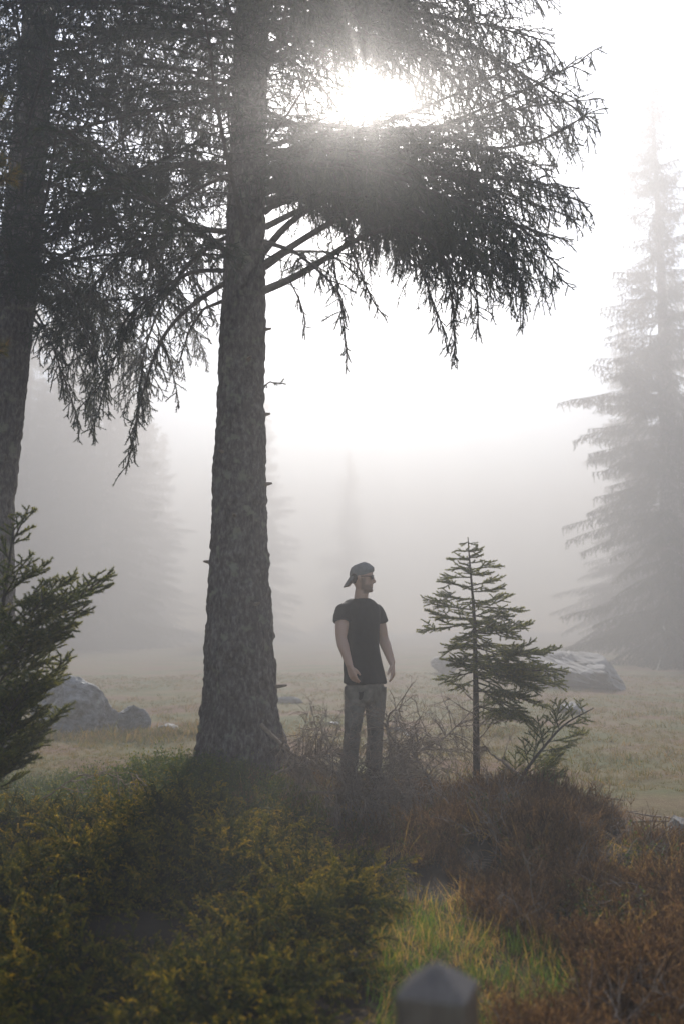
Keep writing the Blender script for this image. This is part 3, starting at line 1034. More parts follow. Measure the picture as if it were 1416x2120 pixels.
# leaning seedling to the right of the sapling
LEY = 7.5
le_px = [(1050, 1618), (1090, 1590), (1130, 1540), (1165, 1500), (1200, 1480), (1228, 1466)]
lp = np.array([W(x, y, LEY) for x, y in le_px])
lb = lp[0].copy()
lb[2] = Hf(lb[0], LEY) - 0.02
lp[0] = lb
seedling = thing('spruce_seedling', 'small spruce leaning right out of the heather below the sapling', 'tree', tuple(lb))
q, _ = resample(lp - lb, 24)
tr = MB()
tr.tube(q, np.linspace(0.017, 0.004, 24), 8)
tr.build('trunk', M_WOOD, seedling, True)
lead = MB()
lead.needles(q[8:-1], q[9:], 420, 0.014, 0.003, RNG, 0.8, np.full(15, 0.6))
lead.build('leader_needles', M_YOUNG, seedling)
for k, (f, tx, ty, dd) in enumerate([
        (0.15, 1165, 1592, -0.1), (0.18, 1170, 1610, -0.2), (0.2, 1150, 1575, 0.1), (0.22, 1120, 1612, -0.3), (0.25, 1175, 1578, -0.05), (0.3, 1160, 1555, 0.2), (0.12, 1070, 1560, 0.15), (0.35, 1075, 1535, -0.05), (0.4, 1110, 1500, 0.1),
        (0.5, 1190, 1545, -0.1), (0.55, 1110, 1480, -0.1), (0.6, 1210, 1520, 0.12), (0.7, 1140, 1470, 0.0), (0.75, 1212, 1500, -0.08), (0.85, 1175, 1455, 0.05), (0.9, 1225, 1490, 0.0), (0.92, 1195, 1450, -0.05), (0.65, 1165, 1450, 0.1)]):
    i = int(f * 23)
    p = q[i]
    e = W(tx, ty, LEY + dd) - lb
    L = np.linalg.norm(e - p)
    young_branch(seedling, p, nrm(e - p), L, 500 + k, droop=-0.1, r=0.004, dens=650, nlen=0.017)

# young spruce at the left edge, close to the camera
QY = 5.6
qb = W(-60, 1640, QY)
qb[2] = Hf(qb[0], QY) - 0.02
left_young = thing('young_spruce', 'dark green young spruce growing in from the left edge, before the boulder', 'tree', tuple(qb))
top = W(30, 1090, QY) - qb
tr = MB()
q, _ = resample([np.zeros(3), top * 0.4 + np.array([-0.03, 0, 0]), top * 0.8, top], 20)
tr.tube(q, np.linspace(0.035, 0.004, 20), 8)
tr.build('trunk', M_WOOD, left_young, True)
lead = MB()
lead.needles(q[13:-1], q[14:], 420, 0.016, 0.003, RNG, 0.8, np.full(6, 0.6))
lead.build('leader_needles', M_YOUNG, left_young)
for k, (f, tx, ty, dd) in enumerate([
        (0.95, 62, 1112, 0), (0.93, 0, 1115, -0.03), (0.88, 70, 1145, -0.05), (0.86, -20, 1150, 0.05), (0.82, 105, 1158, 0.05), (0.80, 40, 1180, -0.15), (0.75, 120, 1205, 0.0), (0.74, -40, 1190, 0), (0.70, 165, 1195, -0.02),
        (0.66, 255, 1208, 0.0), (0.64, 190, 1270, -0.15), (0.62, 100, 1240, -0.3), (0.58, 140, 1300, -0.25), (0.6, 60, 1290, 0.3), (0.52, 165, 1330, 0.0), (0.5, 80, 1330, -0.35), (0.46, 160, 1352, -0.12), (0.44, 110, 1400, -0.3), (0.42, 40, 1390, 0.2),
        (0.38, 130, 1420, -0.1), (0.36, 60, 1440, -0.4), (0.32, 100, 1470, -0.2), (0.28, 150, 1465, 0.0), (0.26, 40, 1500, -0.3), (0.22, 95, 1520, -0.15), (0.18, 60, 1560, -0.2), (0.3, -30, 1450, -0.4), (0.5, -60, 1330, -0.5), (0.16, 10, 1560, -0.4), (0.7, -80, 1230, -0.3)]):
    p = q[int(f * 19)]
    e = W(tx, ty, QY + dd) - qb
    L = np.linalg.norm(e - p)
    young_branch(left_young, p, nrm(e - p) + np.array([0, 0, -0.03]), L, 600 + k, droop=-0.18, r=0.004 + 0.006 * L, dens=650, nlen=0.018, nwid=0.0034)
# a separate bough tip above it
for k, (x0, y0, x1, y1) in enumerate([(-120, 1070, 66, 1046), (-100, 1090, 30, 1080)]):
    p = W(x0, y0, QY + 0.2) - qb
    young_branch(left_young, q[18], nrm(W(x1, y1, QY + 0.1) - qb - q[18]), np.linalg.norm(W(x1, y1, QY + .1) - qb - q[18]), 660 + k, droop=0.1, dens=650, nlen=0.018)

# pine at the very left edge, only needle tufts reach into the picture
PY = 4.6
pbx = W(-210, 1300, PY)[0]
pine = thing('pine_tree', 'pine at the left edge, only its orange tinged needle tufts showing', 'tree', (pbx, PY, Hf(pbx, PY)))
pb = np.array(pine.location)
tr = MB()
tr.tube([(0, 0, -0.1), (0.02, 0, 1.5), (0.0, 0.02, 3.2), (-0.03, 0, 5.2)], [0.085, 0.07, 0.05, 0.01], 12)
tr.build('trunk', M_BARK, pine, True)
rng = np.random.default_rng(9)
for k, (tx, ty, z0) in enumerate([(38, 345, 3.3), (5, 205, 3.6), (6, 698, 2.5), (12, 330, 3.2), (-30, 420, 3.0), (-20, 260, 3.5)]):
    e = W(tx, ty, PY) - pb
    p = np.array([0, 0, z0])
    L = np.linalg.norm(e - p)
    qq = grow(p, e - p, L, 6, 0.0, 0.02, rng)
    w, lf = MB(), MB()
    w.tube(qq, np.linspace(0.014, 0.004, 7), 6)
    S0 = [qq[-2], qq[-3]]
    S1 = [qq[-1], qq[-2]]
    for u in range(5):
        d = nrm(nrm(e - p) + rng.normal(0, 0.6, 3))
        b0 = qq[-2 - (u % 3)]
        S0.append(b0)
        S1.append(b0 + d * rng.uniform(0.05, 0.1))
    w.prisms(S0, S1, 0.004, 0.003)
    lf.needles(S0, S1, 1300, 0.05, 0.003, rng, 0.9)
    o = w.build('branch', M_WOOD, pine, True)
    lf.build('needles', M_PINE, o)

# ------------------------------------------------------------------ ground cover (geometry-node scatter of clump meshes)
def clump_collection(name, meshes):
    c = bpy.data.collections.new(name)
    for k, me in enumerate(meshes):
        c.objects.link(bpy.data.objects.new(f'{name}_{k:02d}', me))
    return c


def scatter(name, label, cat, pts, rot, scl, coll, nvar, rng):
    me = bpy.data.meshes.new(name)
    me.vertices.add(len(pts))
    me.vertices.foreach_set('co', np.asarray(pts, np.float32).ravel())
    for nm, ty, key, arr in (('rot', 'FLOAT_VECTOR', 'vector', rot), ('scl', 'FLOAT', 'value', scl), ('pick', 'INT', 'value', rng.integers(0, nvar, len(pts)))):
        a = me.attributes.new(nm, ty, 'POINT')
        a.data.foreach_set(key, np.ascontiguousarray(arr, np.int32 if ty == 'INT' else np.float32).ravel())
    o = link(name, me)
    ng = bpy.data.node_groups.new(name, 'GeometryNodeTree')
    ng.interface.new_socket('Geometry', in_out='INPUT', socket_type='NodeSocketGeometry')
    ng.interface.new_socket('Geometry', in_out='OUTPUT', socket_type='NodeSocketGeometry')
    N, L = ng.nodes, ng.links
    gi, go = N.new('NodeGroupInput'), N.new('NodeGroupOutput')
    iop = N.new('GeometryNodeInstanceOnPoints')
    ci = N.new('GeometryNodeCollectionInfo')
    ci.inputs['Collection'].default_value = coll
    ci.inputs['Separate Children'].default_value = True
    ci.inputs['Reset Children'].default_value = True
    L.new(gi.outputs[0], iop.inputs['Points'])
    L.new(ci.outputs[0], iop.inputs['Instance'])
    iop.inputs['Pick Instance'].default_value = True
    for nm, ty, sock in (('pick', 'INT', 'Instance Index'), ('rot', 'FLOAT_VECTOR', 'Rotation'), ('scl', 'FLOAT', 'Scale')):
        na = N.new('GeometryNodeInputNamedAttribute')
        na.data_type = ty
        na.inputs['Name'].default_value = nm
        L.new(na.outputs[0], iop.inputs[sock])
    L.new(iop.outputs[0], go.inputs[0])
    md = o.modifiers.new('scatter', 'NODES')
    md.node_group = ng
    return tag(o, label, cat, kind='stuff')


def jittered(x0, x1, y0, y1, step, rng):
    xs, ys_ = np.meshgrid(np.arange(x0, x1, step), np.arange(y0, y1, step))
    P = np.stack([xs.ravel(), ys_.ravel()], -1) + rng.uniform(-0.5, 0.5, (xs.size, 2)) * step
    return P


def juniper_clump(seed):
    rng = np.random.default_rng(seed)
    S0, S1, TN, TP = [], [], [], []
    for i in range(15):
        az = rng.uniform(0, 2 * math.pi)
        el = rng.uniform(0.45, 1.25)
        p = np.array([rng.normal(0, 0.06), rng.normal(0, 0.06), -0.02])
        d = np.array([math.cos(az) * math.cos(el) + 0.35, math.sin(az) * math.cos(el) - 0.12, math.sin(el)])
        L = rng.uniform(0.2, 0.36)
        q = grow(p, d, L, 8, 0.9, 0.07, rng)
        S0.extend(q[2:-1]); S1.extend(q[3:])
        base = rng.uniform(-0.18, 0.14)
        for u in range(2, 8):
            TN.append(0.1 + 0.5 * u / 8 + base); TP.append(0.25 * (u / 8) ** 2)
        for t in np.arange(0.22, 1.0, 0.042):
            k = min(7, int(t * 8))
            pp = q[k] + (q[k + 1] - q[k]) * (t * 8 - k)
            dd = nrm(q[k + 1] - q[k])
            o = nrm(np.cross(dd, rng.normal(size=3)))
            l2 = rng.uniform(0.035, 0.075) * (1.1 - 0.5 * t)
            q2 = grow(pp, dd * 1.0 + o * 0.75 + np.array([0, 0, 0.15]), l2, 2, 0.6, 0.08, rng)
            S0.extend(q2[:-1]); S1.extend(q2[1:])
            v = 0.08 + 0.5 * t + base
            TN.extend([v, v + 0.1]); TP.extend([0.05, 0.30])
    S0, S1 = np.array(S0), np.array(S1)
    mb = MB()
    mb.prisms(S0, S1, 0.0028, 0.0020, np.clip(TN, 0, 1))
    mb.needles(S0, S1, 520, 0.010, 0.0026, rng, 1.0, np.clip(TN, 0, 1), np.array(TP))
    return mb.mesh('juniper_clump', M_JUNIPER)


def heather_clump(seed):
    rng = np.random.default_rng(seed)
    S0, S1, TN = [], [], []
    for i in range(46):
        az = rng.uniform(0, 2 * math.pi)
        sp_ = rng.uniform(0, 0.6)
        q = grow((rng.normal(0, 0.05), rng.normal(0, 0.05), -0.02), (math.cos(az) * sp_, math.sin(az) * sp_, 1), rng.uniform(0.09, 0.24), 4, 0.1, 0.16, rng)
        S0.extend(q[:-1]); S1.extend(q[1:])
        v = rng.uniform(0.1, 0.8)
        TN.extend([v * 0.5, v * 0.7, v, v])
        for u in range(4):
            k = rng.integers(1, 4)
            q2 = grow(q[k], nrm(q[k + 1] - q[k]) + rng.normal(0, 0.5, 3), rng.uniform(0.03, 0.08), 2, 0, 0.1, rng)
            S0.extend(q2[:-1]); S1.extend(q2[1:])
            TN.extend([v, min(1, v + 0.25)])
    S0, S1, TN = np.array(S0), np.array(S1), np.array(TN)
    mb = MB()
    mb.prisms(S0, S1, 0.0015, 0.001, TN * 0.8)
    mb.needles(S0, S1, 230, 0.007, 0.003, rng, 1.2, TN)
    return mb.mesh('heather_clump', M_HEATHER)


def blades(mb, n, spread, lmin, lmax, wid, rng, tint, bend, base=0.03):
    az = rng.uniform(0, 2 * math.pi, n)
    L = rng.uniform(lmin, lmax, n)
    lean = rng.uniform(0.12, spread, n)
    p0 = np.stack([rng.normal(0, base, n), rng.normal(0, base, n), np.full(n, -0.01)], -1)
    out = np.stack([np.cos(az), np.sin(az), np.zeros(n)], -1)
    wdir = np.stack([-np.sin(az), np.cos(az), np.zeros(n)], -1) * wid * 0.5
    rows = []
    K = 4
    p = p0
    for k in range(K + 1):
        w = wdir * (1 - (k / K) ** 1.5 * 0.92)
        rows.append(p - w)
        rows.append(p + w)
        a = lean + bend * (k / K) * lean * 2.2
        p = p + (out * np.sin(a)[:, None] + np.array([0, 0, 1.0]) * np.cos(a)[:, None]) * (L / K)[:, None]
    V = np.stack(rows, 1)
    o = (np.arange(n) * 2 * (K + 1))[:, None, None]
    q = np.array([[2 * k, 2 * k + 1, 2 * k + 3, 2 * k + 2] for k in range(K)])[None]
    tt = np.clip(rng.normal(tint, 0.12, n), 0, 1)
    mb.add(V.reshape(-1, 3), (o + q).reshape(-1, 4), np.repeat(tt, 2 * (K + 1)))


def grass_tuft(seed, gold, green, lmin, lmax, wid=0.003, bend=1.0):
    rng = np.random.default_rng(seed)
    mb = MB()
    if gold:
        blades(mb, gold, 1.05, lmin, lmax, wid, rng, 0.82, bend)
    if green:
        blades(mb, green, 0.75, lmin * 0.7, lmax * 0.7, wid * 1.2, rng, 0.22, bend * 0.7)
    return mb.mesh('grass_tuft', M_GRASS)


def bilberry_clump(seed):
    rng = np.random.default_rng(seed)
    mb = MB()
    S0, S1 = [], []
    Ps, Ds = [], []
    for i in range(22):
        q = grow((rng.normal(0, 0.07), rng.normal(0, 0.07), -0.02), (rng.normal(0, 0.4), rng.normal(0, 0.4), 1), rng.uniform(0.08, 0.2), 4, 0, 0.2, rng)
        S0.extend(q[:-1]); S1.extend(q[1:])
        for u in range(11):
            k = rng.integers(1, 5)
            Ps.append(q[k] + rng.normal(0, 0.012, 3))
            Ds.append(nrm(rng.normal(0, 1, 3) + np.array([0, 0, 0.4])))
    mb.prisms(S0, S1, 0.0014, 0.001, 0.1)
    Ps, Ds = np.array(Ps), np.array(Ds)
    n = len(Ps)
    sd = nrm(np.cross(Ds, rng.normal(size=(n, 3)))) * 0.0055
    up_ = nrm(np.cross(Ds, sd)) * 0.002
    l = rng.uniform(0.012, 0.02, n)[:, None]
    V = np.stack([Ps, Ps + Ds * l * 0.5 + sd + up_, Ps + Ds * l, Ps + Ds * l * 0.5 - sd + up_], 1)
    o = (np.arange(n) * 4)[:, None]
    q = np.concatenate([o + [[0, 1, 2]], o + [[0, 2, 3]]])
    mb.add(V.reshape(-1, 3), q, np.repeat(rng.random(n), 4))
    return mb.mesh('bilberry_clump', M_BILBERRY)


def jun_right(y):
    return np.interp(y, [2.4, 3.4, 4.3, 5.2, 5.8, 6.3, 6.9], [0.15, 0.15, 0.14, 0.14, 0.12, -0.25, -0.9])


def heat_mask(P):
    x, y = P[:, 0], P[:, 1]
    left = np.interp(y, [2.8, 3.6, 4.4, 5.0, 5.8, 6.3, 7.0, 7.9], [0.75, 0.80, 0.85, 0.45, 0.26, 0.10, -0.3, -0.3])
    right = np.interp(y, [3.0, 4.2, 5.2, 6.2, 7.0, 7.8], [3.2, 2.8, 2.4, 2.0, 1.55, 0.9])
    n = fbm(np.stack([x, y, 0 * x], -1), 1.7, 33, 3) * 0.32
    return (x > left + n) & (x < right + n) & (y > 2.8) & (y < 7.9) & ~((x < 0.55 + n) & (y > 6.0 + n))


rng = np.random.default_rng(70)
P = jittered(-3.6, 0.4, 2.5, 7.0, 0.118, rng)
edge = fbm(np.stack([P[:, 0], P[:, 1], 0 * P[:, 0]], -1), 1.9, 91, 3) * 0.24
keep = (P[:, 0] < jun_right(P[:, 1]) + edge) & (P[:, 1] < 6.45 + edge - 0.12 * np.clip(-P[:, 0] - 1.0, 0, 2))
P = P[keep]
n = len(P)
jh = fbm(np.stack([P[:, 0], P[:, 1], np.zeros(n)], -1), 1.1, 17, 3)
pts = np.stack([P[:, 0], P[:, 1], H(P[:, 0], P[:, 1]) + 0.03 + 0.13 * jh], -1)
rot = np.stack([rng.normal(0, 0.15, n), rng.normal(0.1, 0.15, n), rng.uniform(-1.1, 1.1, n)], -1)
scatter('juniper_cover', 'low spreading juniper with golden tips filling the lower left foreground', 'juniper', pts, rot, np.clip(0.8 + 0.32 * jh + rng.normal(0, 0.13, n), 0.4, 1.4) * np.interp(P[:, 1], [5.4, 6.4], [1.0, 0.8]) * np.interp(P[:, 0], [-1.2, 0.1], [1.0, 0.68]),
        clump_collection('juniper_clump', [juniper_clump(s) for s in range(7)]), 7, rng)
print('juniper', n)

P = jittered(-0.6, 3.3, 2.8, 8.0, 0.085, rng)
P = P[heat_mask(P)]
P = P[fbm(np.stack([P[:, 0], P[:, 1], 0 * P[:, 0]], -1), 2.6, 58, 3) > -0.38]
n = len(P)
jh = fbm(np.stack([P[:, 0], P[:, 1], np.zeros(n)], -1), 1.7, 57, 3)
pts = np.stack([P[:, 0], P[:, 1], H(P[:, 0], P[:, 1])], -1)
rot = np.stack([rng.normal(0, 0.22, n), rng.normal(0.08, 0.22, n), rng.uniform(0, 6.3, n)], -1)
scatter('heather_cover', 'brown dry heather covering the mound at lower right', 'heather', pts, rot, np.clip(0.85 + 0.5 * jh + rng.normal(0, 0.16, n), 0.3, 1.7),
        clump_collection('heather_clump', [heather_clump(40 + s) for s in range(6)]), 6, rng)
print('heather', n)

# long grass between the juniper and the heather, and among the heather to the right
P = jittered(0.0, 2.9, 2.6, 5.3, 0.068, rng)
nz = fbm(np.stack([P[:, 0], P[:, 1], 0 * P[:, 0]], -1), 1.6, 3, 3)
hm = heat_mask(P)
keep = (P[:, 0] > jun_right(P[:, 1]) - 0.02) & ((~hm) | (nz > 0.42))
P, nz = P[keep], nz[keep]
n = len(P)
pts = np.stack([P[:, 0], P[:, 1], H(P[:, 0], P[:, 1])], -1)
rot = np.stack([rng.normal(0, 0.25, n), rng.normal(0.2, 0.3, n), rng.uniform(0, 6.3, n)], -1)
tufts = [grass_tuft(60 + s, *a) for s, a in enumerate([(22, 10, 0.10, 0.26, 0.0026, 1.6), (26, 0, 0.12, 0.30, 0.0026, 1.9), (6, 38, 0.06, 0.2), (0, 44, 0.08, 0.22), (14, 24, 0.1, 0.26, 0.0026, 1.6), (4, 40, 0.08, 0.24, 0.003, 1.4)])]
scatter('long_grass', 'tangled golden and green grass behind the wooden post', 'grass', pts, rot, rng.uniform(0.45, 0.95, n), clump_collection('grass_tuft', tufts), 6, rng)

P = jittered(0.3, 3.1, 3.0, 6.0, 0.16, rng)
nz = fbm(np.stack([P[:, 0], P[:, 1], 0 * P[:, 0]], -1), 1.4, 93, 3)
P = P[heat_mask(P) & (nz > 0.12 - 0.12 * (P[:, 0] - 1.2))]
n = len(P)
pts = np.stack([P[:, 0], P[:, 1], H(P[:, 0], P[:, 1])], -1)
rot = np.stack([rng.normal(0, 0.3, n), rng.normal(0.25, 0.3, n), rng.uniform(0, 6.3, n)], -1)
straw = [grass_tuft(190 + s, *a) for s, a in enumerate([(26, 3, 0.15, 0.36, 0.0026, 2.2), (20, 6, 0.15, 0.30, 0.0026, 1.8), (30, 0, 0.2, 0.42, 0.0026, 2.4)])]
scatter('straw_tufts', 'bent straw coloured grass tufts among the brown heather at lower right', 'grass', pts, rot, rng.uniform(0.6, 1.15, n), clump_collection('straw_tuft', straw), 3, rng)

P = jittered(-0.4, 3.0, 3.0, 7.6, 0.24, rng)
P = P[heat_mask(P)]
n = len(P)
pts = np.stack([P[:, 0], P[:, 1], H(P[:, 0], P[:, 1])], -1)
rot = np.stack([rng.normal(0, 0.3, n), rng.normal(0, 0.3, n), rng.uniform(0, 6.3, n)], -1)


def twig_clump(seed):
    rng = np.random.default_rng(seed)
    mb = MB()
    for i in range(9):
        q = grow((rng.normal(0, 0.06), rng.normal(0, 0.06), 0), (rng.normal(0, 0.7), rng.normal(0, 0.7), 1), rng.uniform(0.15, 0.36), 6, 0.3, 0.16, rng)
        mb.tube(q, np.linspace(0.003, 0.001, 7), 4, cap=False)
        for u in range(6):
            j = rng.integers(1, 6)
            mb.tube(grow(q[j], nrm(q[j + 1] - q[j]) + rng.normal(0, 0.7, 3), rng.uniform(0.04, 0.13), 4, 0.2, 0.15, rng), np.linspace(0.0018, 0.0008, 5), 3, cap=False)
    return mb.mesh('twig_clump', M_DEAD)


scatter('bare_twigs', 'bare grey brown twigs and green sprigs standing in the heather', 'undergrowth', pts, rot, rng.uniform(0.6, 1.1, n),
        clump_collection('heather_mix', [twig_clump(301), twig_clump(302), twig_clump(303), bilberry_clump(95), grass_tuft(305, 14, 10, 0.1, 0.28, 0.0026, 1.6)]), 5, rng)

# bilberry low leaves left of the big trunk
P = jittered(-4.6, 0.5, 6.2, 9.4, 0.11, rng)
nz = fbm(np.stack([P[:, 0], P[:, 1], 0 * P[:, 0]], -1), 1.2, 23, 3)
keep = ((P[:, 0] < -0.9) & (P[:, 1] < 8.8 + 0.6 * nz) & (nz > -0.55)) | ((P[:, 0] >= -0.9) & (P[:, 1] < 7.25) & (nz > -0.1) & (P[:, 0] < -0.1))
keep &= ~((np.abs(P[:, 0] + 0.8) < 0.45) & (np.abs(P[:, 1] - 7.8) < 0.4))
P, nz = P[keep], nz[keep]
n = len(P)
pts = np.stack([P[:, 0], P[:, 1], H(P[:, 0], P[:, 1])], -1)
rot = np.stack([rng.normal(0, 0.2, n), rng.normal(0, 0.2, n), rng.uniform(0, 6.3, n)], -1)
scatter('bilberry_cover', 'small green leaves of bilberry around the foot of the big trunk', 'bilberry', pts, rot, rng.uniform(0.6, 1.25, n),
        clump_collection('bilberry_clump', [bilberry_clump(80 + s) for s in range(5)]), 5, rng)

# short meadow grass
Pn = jittered(-9, 9, 6.5, 15, 0.13, rng)
Pf = jittered(-15, 15, 15, 30, 0.30, rng)
P = np.concatenate([Pn, Pf])
nz = fbm(np.stack([P[:, 0], P[:, 1], 0 * P[:, 0]], -1), 0.6, 63, 3)
keep = (mound(P[:, 0], P[:, 1]) < 0.6) & (nz > -0.5 + rng.normal(0, 0.2, len(P)))
P = P[keep]
size = np.where(P[:, 1] > 15, 1.8, 1.0)
tall = np.stack([rng.uniform(-9, 9, 900), rng.uniform(8.5, 18, 900)], -1)       # taller tussocks, gathered in drifts and round the boulders
tall = tall[fbm(np.stack([tall[:, 0], tall[:, 1], 0 * tall[:, 0]], -1), 0.8, 19, 3) > 0.15]
ring = np.concatenate([np.stack([cx + rng.normal(0, w, 90), cy - np.abs(rng.normal(0, 0.45, 90))], -1) for cx, cy, w in ((-3.85, 13.8, 0.9), (-2.9, 13.6, 0.45), (-2.5, 13.7, 0.4))])
tall = np.concatenate([tall, ring])
tall = tall[mound(tall[:, 0], tall[:, 1]) < 0.5]
P = np.concatenate([P, tall])
size = np.concatenate([size, rng.uniform(1.8, 3.2, len(tall))])
n = len(P)
pts = np.stack([P[:, 0], P[:, 1], H(P[:, 0], P[:, 1])], -1)
rot = np.stack([rng.normal(0, 0.2, n), rng.normal(0, 0.2, n), rng.uniform(0, 6.3, n)], -1)
M_TURF = foliage_mat('meadow_turf', [(0.0, (0.085, 0.098, 0.026)), (0.5, (0.17, 0.140, 0.048)), (1.0, (0.27, 0.175, 0.075))], 0.4, 0.8, 0.05)
short = [grass_tuft(160 + s, *a) for s, a in enumerate([(20, 14, 0.02, 0.06, 0.004), (16, 14, 0.03, 0.07, 0.004), (6, 30, 0.02, 0.05, 0.004), (14, 20, 0.03, 0.08, 0.004)])]
for me in short:
    me.materials[0] = M_TURF
scatter('meadow_grass', 'short yellowish green grass of the foggy meadow', 'grass', pts, rot, rng.uniform(0.6, 1.4, n) * size, clump_collection('meadow_tuft', short), 4, rng)

# sparse dry grass and twiggy cover round the man's feet
P = jittered(-0.7, 1.2, 6.0, 9.2, 0.10, rng)
P = P[P[:, 0] > jun_right(P[:, 1])]
P = P[((P[:, 0] + 0.75) ** 2 + (P[:, 1] - 7.8) ** 2 > 0.2)]
n = len(P)
pts = np.stack([P[:, 0], P[:, 1], H(P[:, 0], P[:, 1])], -1)
rot = np.stack([rng.normal(0, 0.3, n), rng.normal(0, 0.3, n), rng.uniform(0, 6.3, n)], -1)
dry = [heather_clump(48), grass_tuft(173, 26, 8, 0.08, 0.22, 0.003, 1.6), grass_tuft(171, 22, 6, 0.06, 0.2, 0.003, 1.4), bilberry_clump(90), grass_tuft(172, 30, 0, 0.05, 0.18, 0.003, 1.6)]
scatter('undergrowth', 'dry mixed undergrowth beneath the dead branches at his feet', 'undergrowth', pts, rot, rng.uniform(0.4, 0.85, n), clump_collection('undergrowth_tuft', dry), 5, rng)

# ------------------------------------------------------------------ dead branches lying in front of the man
def dead_branch(name, label, path, seed, r0, twigs, tl, lift=0.5, group='dead spruce branches at his feet'):
    rng = np.random.default_rng(seed)
    P = np.array([W(*p) for p in path])
    base = P[0].copy()
    base[2] = Hf(base[0], base[1])
    o = thing(name, label, 'branch', tuple(base), 0, group)
    q, L = resample(P - base, 22)
    q = q + np.cumsum(rng.normal(0, 0.004, q.shape), 0)
    mb = MB()
    mb.tube(q, np.linspace(r0, r0 * 0.3, 22), 7)
    mb.build('limb', M_DEAD, o, True)
    tw = MB()
    for k in range(twigs):
        i = rng.integers(3, 21)
        t = nrm(q[min(21, i + 1)] - q[i - 1])
        side = nrm(np.cross(t, rng.normal(size=3)))
        d = t * 0.5 + side + np.array([0, 0, lift * rng.random()])
        l = tl * rng.uniform(0.4, 1.2)
        q2 = grow(q[i], d, l, 7, rng.uniform(-0.2, 1.5), 0.13, rng)
        tw.tube(q2, np.linspace(0.0042, 0.0015, 8), 4, cap=False)
        for e in range(rng.integers(5, 11)):
            j = rng.integers(1, 7)
            t2 = nrm(q2[j + 1] - q2[j])
            d2 = t2 * 0.7 + nrm(np.cross(t2, rng.normal(size=3))) * 0.8
            q3 = grow(q2[j], d2, l * rng.uniform(0.2, 0.55), 5, rng.uniform(0, 1.4), 0.12, rng)
            tw.tube(q3, np.linspace(0.0022, 0.0012, 6), 3, cap=False)
            if rng.random() < 0.6:
                j3 = rng.integers(1, 5)
                q4 = grow(q3[j3], nrm(q3[-1] - q3[0]) + rng.normal(0, 0.6, 3), l * rng.uniform(0.1, 0.3), 4, rng.uniform(0, 1), 0.12, rng)
                tw.tube(q4, np.linspace(0.0016, 0.001, 5), 3, cap=False)
    tw.build('twigs', M_DEAD, o, True)
    return o


dead_branch('dead_branch', 'long bare grey branch lying from the trunk foot rightwards before his legs', [(540, 1500, 7.3), (600, 1560, 7.2), (660, 1590, 7.1), (720, 1608, 7.05), (800, 1612, 7.05), (860, 1608, 7.1)], 1, 0.016, 70, 0.42)
dead_branch('dead_branch', 'curved dead branch rising from the brush towards the sapling stem', [(770, 1640, 7.2), (830, 1600, 7.25), (875, 1558, 7.35), (930, 1530, 7.5), (975, 1500, 7.7)], 2, 0.015, 34, 0.38)
dead_branch('dead_branch', 'arching dead branch with drooping twigs right beside his knee', [(850, 1640, 7.4), (830, 1570, 7.4), (805, 1525, 7.4), (800, 1490, 7.4), (815, 1470, 7.35), (840, 1475, 7.3)], 3, 0.017, 46, 0.34)
dead_branch('dead_branch', 'thin upright dead branch between the trunk and his legs', [(655, 1590, 7.1), (658, 1540, 7.1), (650, 1490, 7.1), (633, 1450, 7.1)], 4, 0.007, 10, 0.16)
dead_branch('dead_branch', 'tangle of fine dead twigs low in front of his shins', [(640, 1640, 6.9), (700, 1640, 6.85), (770, 1650, 6.8), (850, 1650, 6.8)], 5, 0.010, 90, 0.40)
dead_branch('dead_branch', 'fine dead twigs heaped beside the foot of the big trunk', [(570, 1600, 6.95), (620, 1580, 6.95), (680, 1570, 6.9)], 6, 0.010, 60, 0.38)
dead_branch('dead_branch', 'bent dead branch resting in the brush left of the sapling', [(900, 1640, 7.1), (880, 1590, 7.2), (860, 1540, 7.3), (900, 1510, 7.3)], 7, 0.010, 40, 0.34)
dead_branch('dead_branch', 'short dark dead stick poking out right of the sapling stem', [(1085, 1610, 7.3), (1040, 1580, 7.35), (1000, 1545, 7.4)], 8, 0.013, 8, 0.2)
dead_branch('dead_branch', 'thin dead stick lying over the juniper at the left', [(90, 1650, 6.2), (160, 1610, 6.2), (250, 1602, 6.2), (300, 1606, 6.2)], 9, 0.005, 8, 0.2)

# ------------------------------------------------------------------ rocks
def rock(name, label, px0, px1, pytop, pybot, Y, depth, seed, mat=None, planes=16, group=None, flat=1.0, n_sub=5, tilt=0.0):
    import bmesh
    rng = np.random.default_rng(seed)
    a, b_ = W(px0, pybot, Y), W(px1, pybot, Y)
    w = (b_ - a)[0]
    h = (W(px0, pytop, Y) - a)[2]
    cx = (a + b_)[0] / 2
    bm = bmesh.new()
    bmesh.ops.create_icosphere(bm, subdivisions=n_sub, radius=1)
    V = np.array([v.co[:] for v in bm.verts])
    Fc = np.array([[v.index for v in f.verts] for f in bm.faces])
    bm.free()
    D = nrm(V)
    Nn = nrm(rng.normal(size=(planes, 3)))
    off = rng.uniform(0.62, 0.95, planes)
    dots = D @ Nn.T
    r = np.min(np.where(dots > 0.05, off[None] / np.maximum(dots, 0.05), 9), axis=1)
    r = np.minimum(r, 1.15)
    V = D * r[:, None]
    V = V + D * (0.07 * fbm(V, 2.3, seed, 5) - 0.05 * np.clip(1 - np.abs(vnoise(V * np.array([1, 1, 0.5]), 3.1, seed + 7)) * 9, 0, 1))[:, None] + D * (0.02 * vnoise(V * np.array([1, 1, 2.5]), 9, seed + 4))[:, None]
    V = V / np.abs(V).max(0)
    V = V * np.array([w / 2, depth / 2, h * 0.72])
    V[:, 2] += tilt * V[:, 0]
    z0 = Hf(cx, Y)
    top = z0 + h
    pos = np.array([cx, Y, top - V[:, 2].max()])
    mb = MB()
    mb.add(V, Fc)
    o = mb.build(name, mat or M_ROCK)
    o.location = pos
    return tag(o, label, 'rock', group)


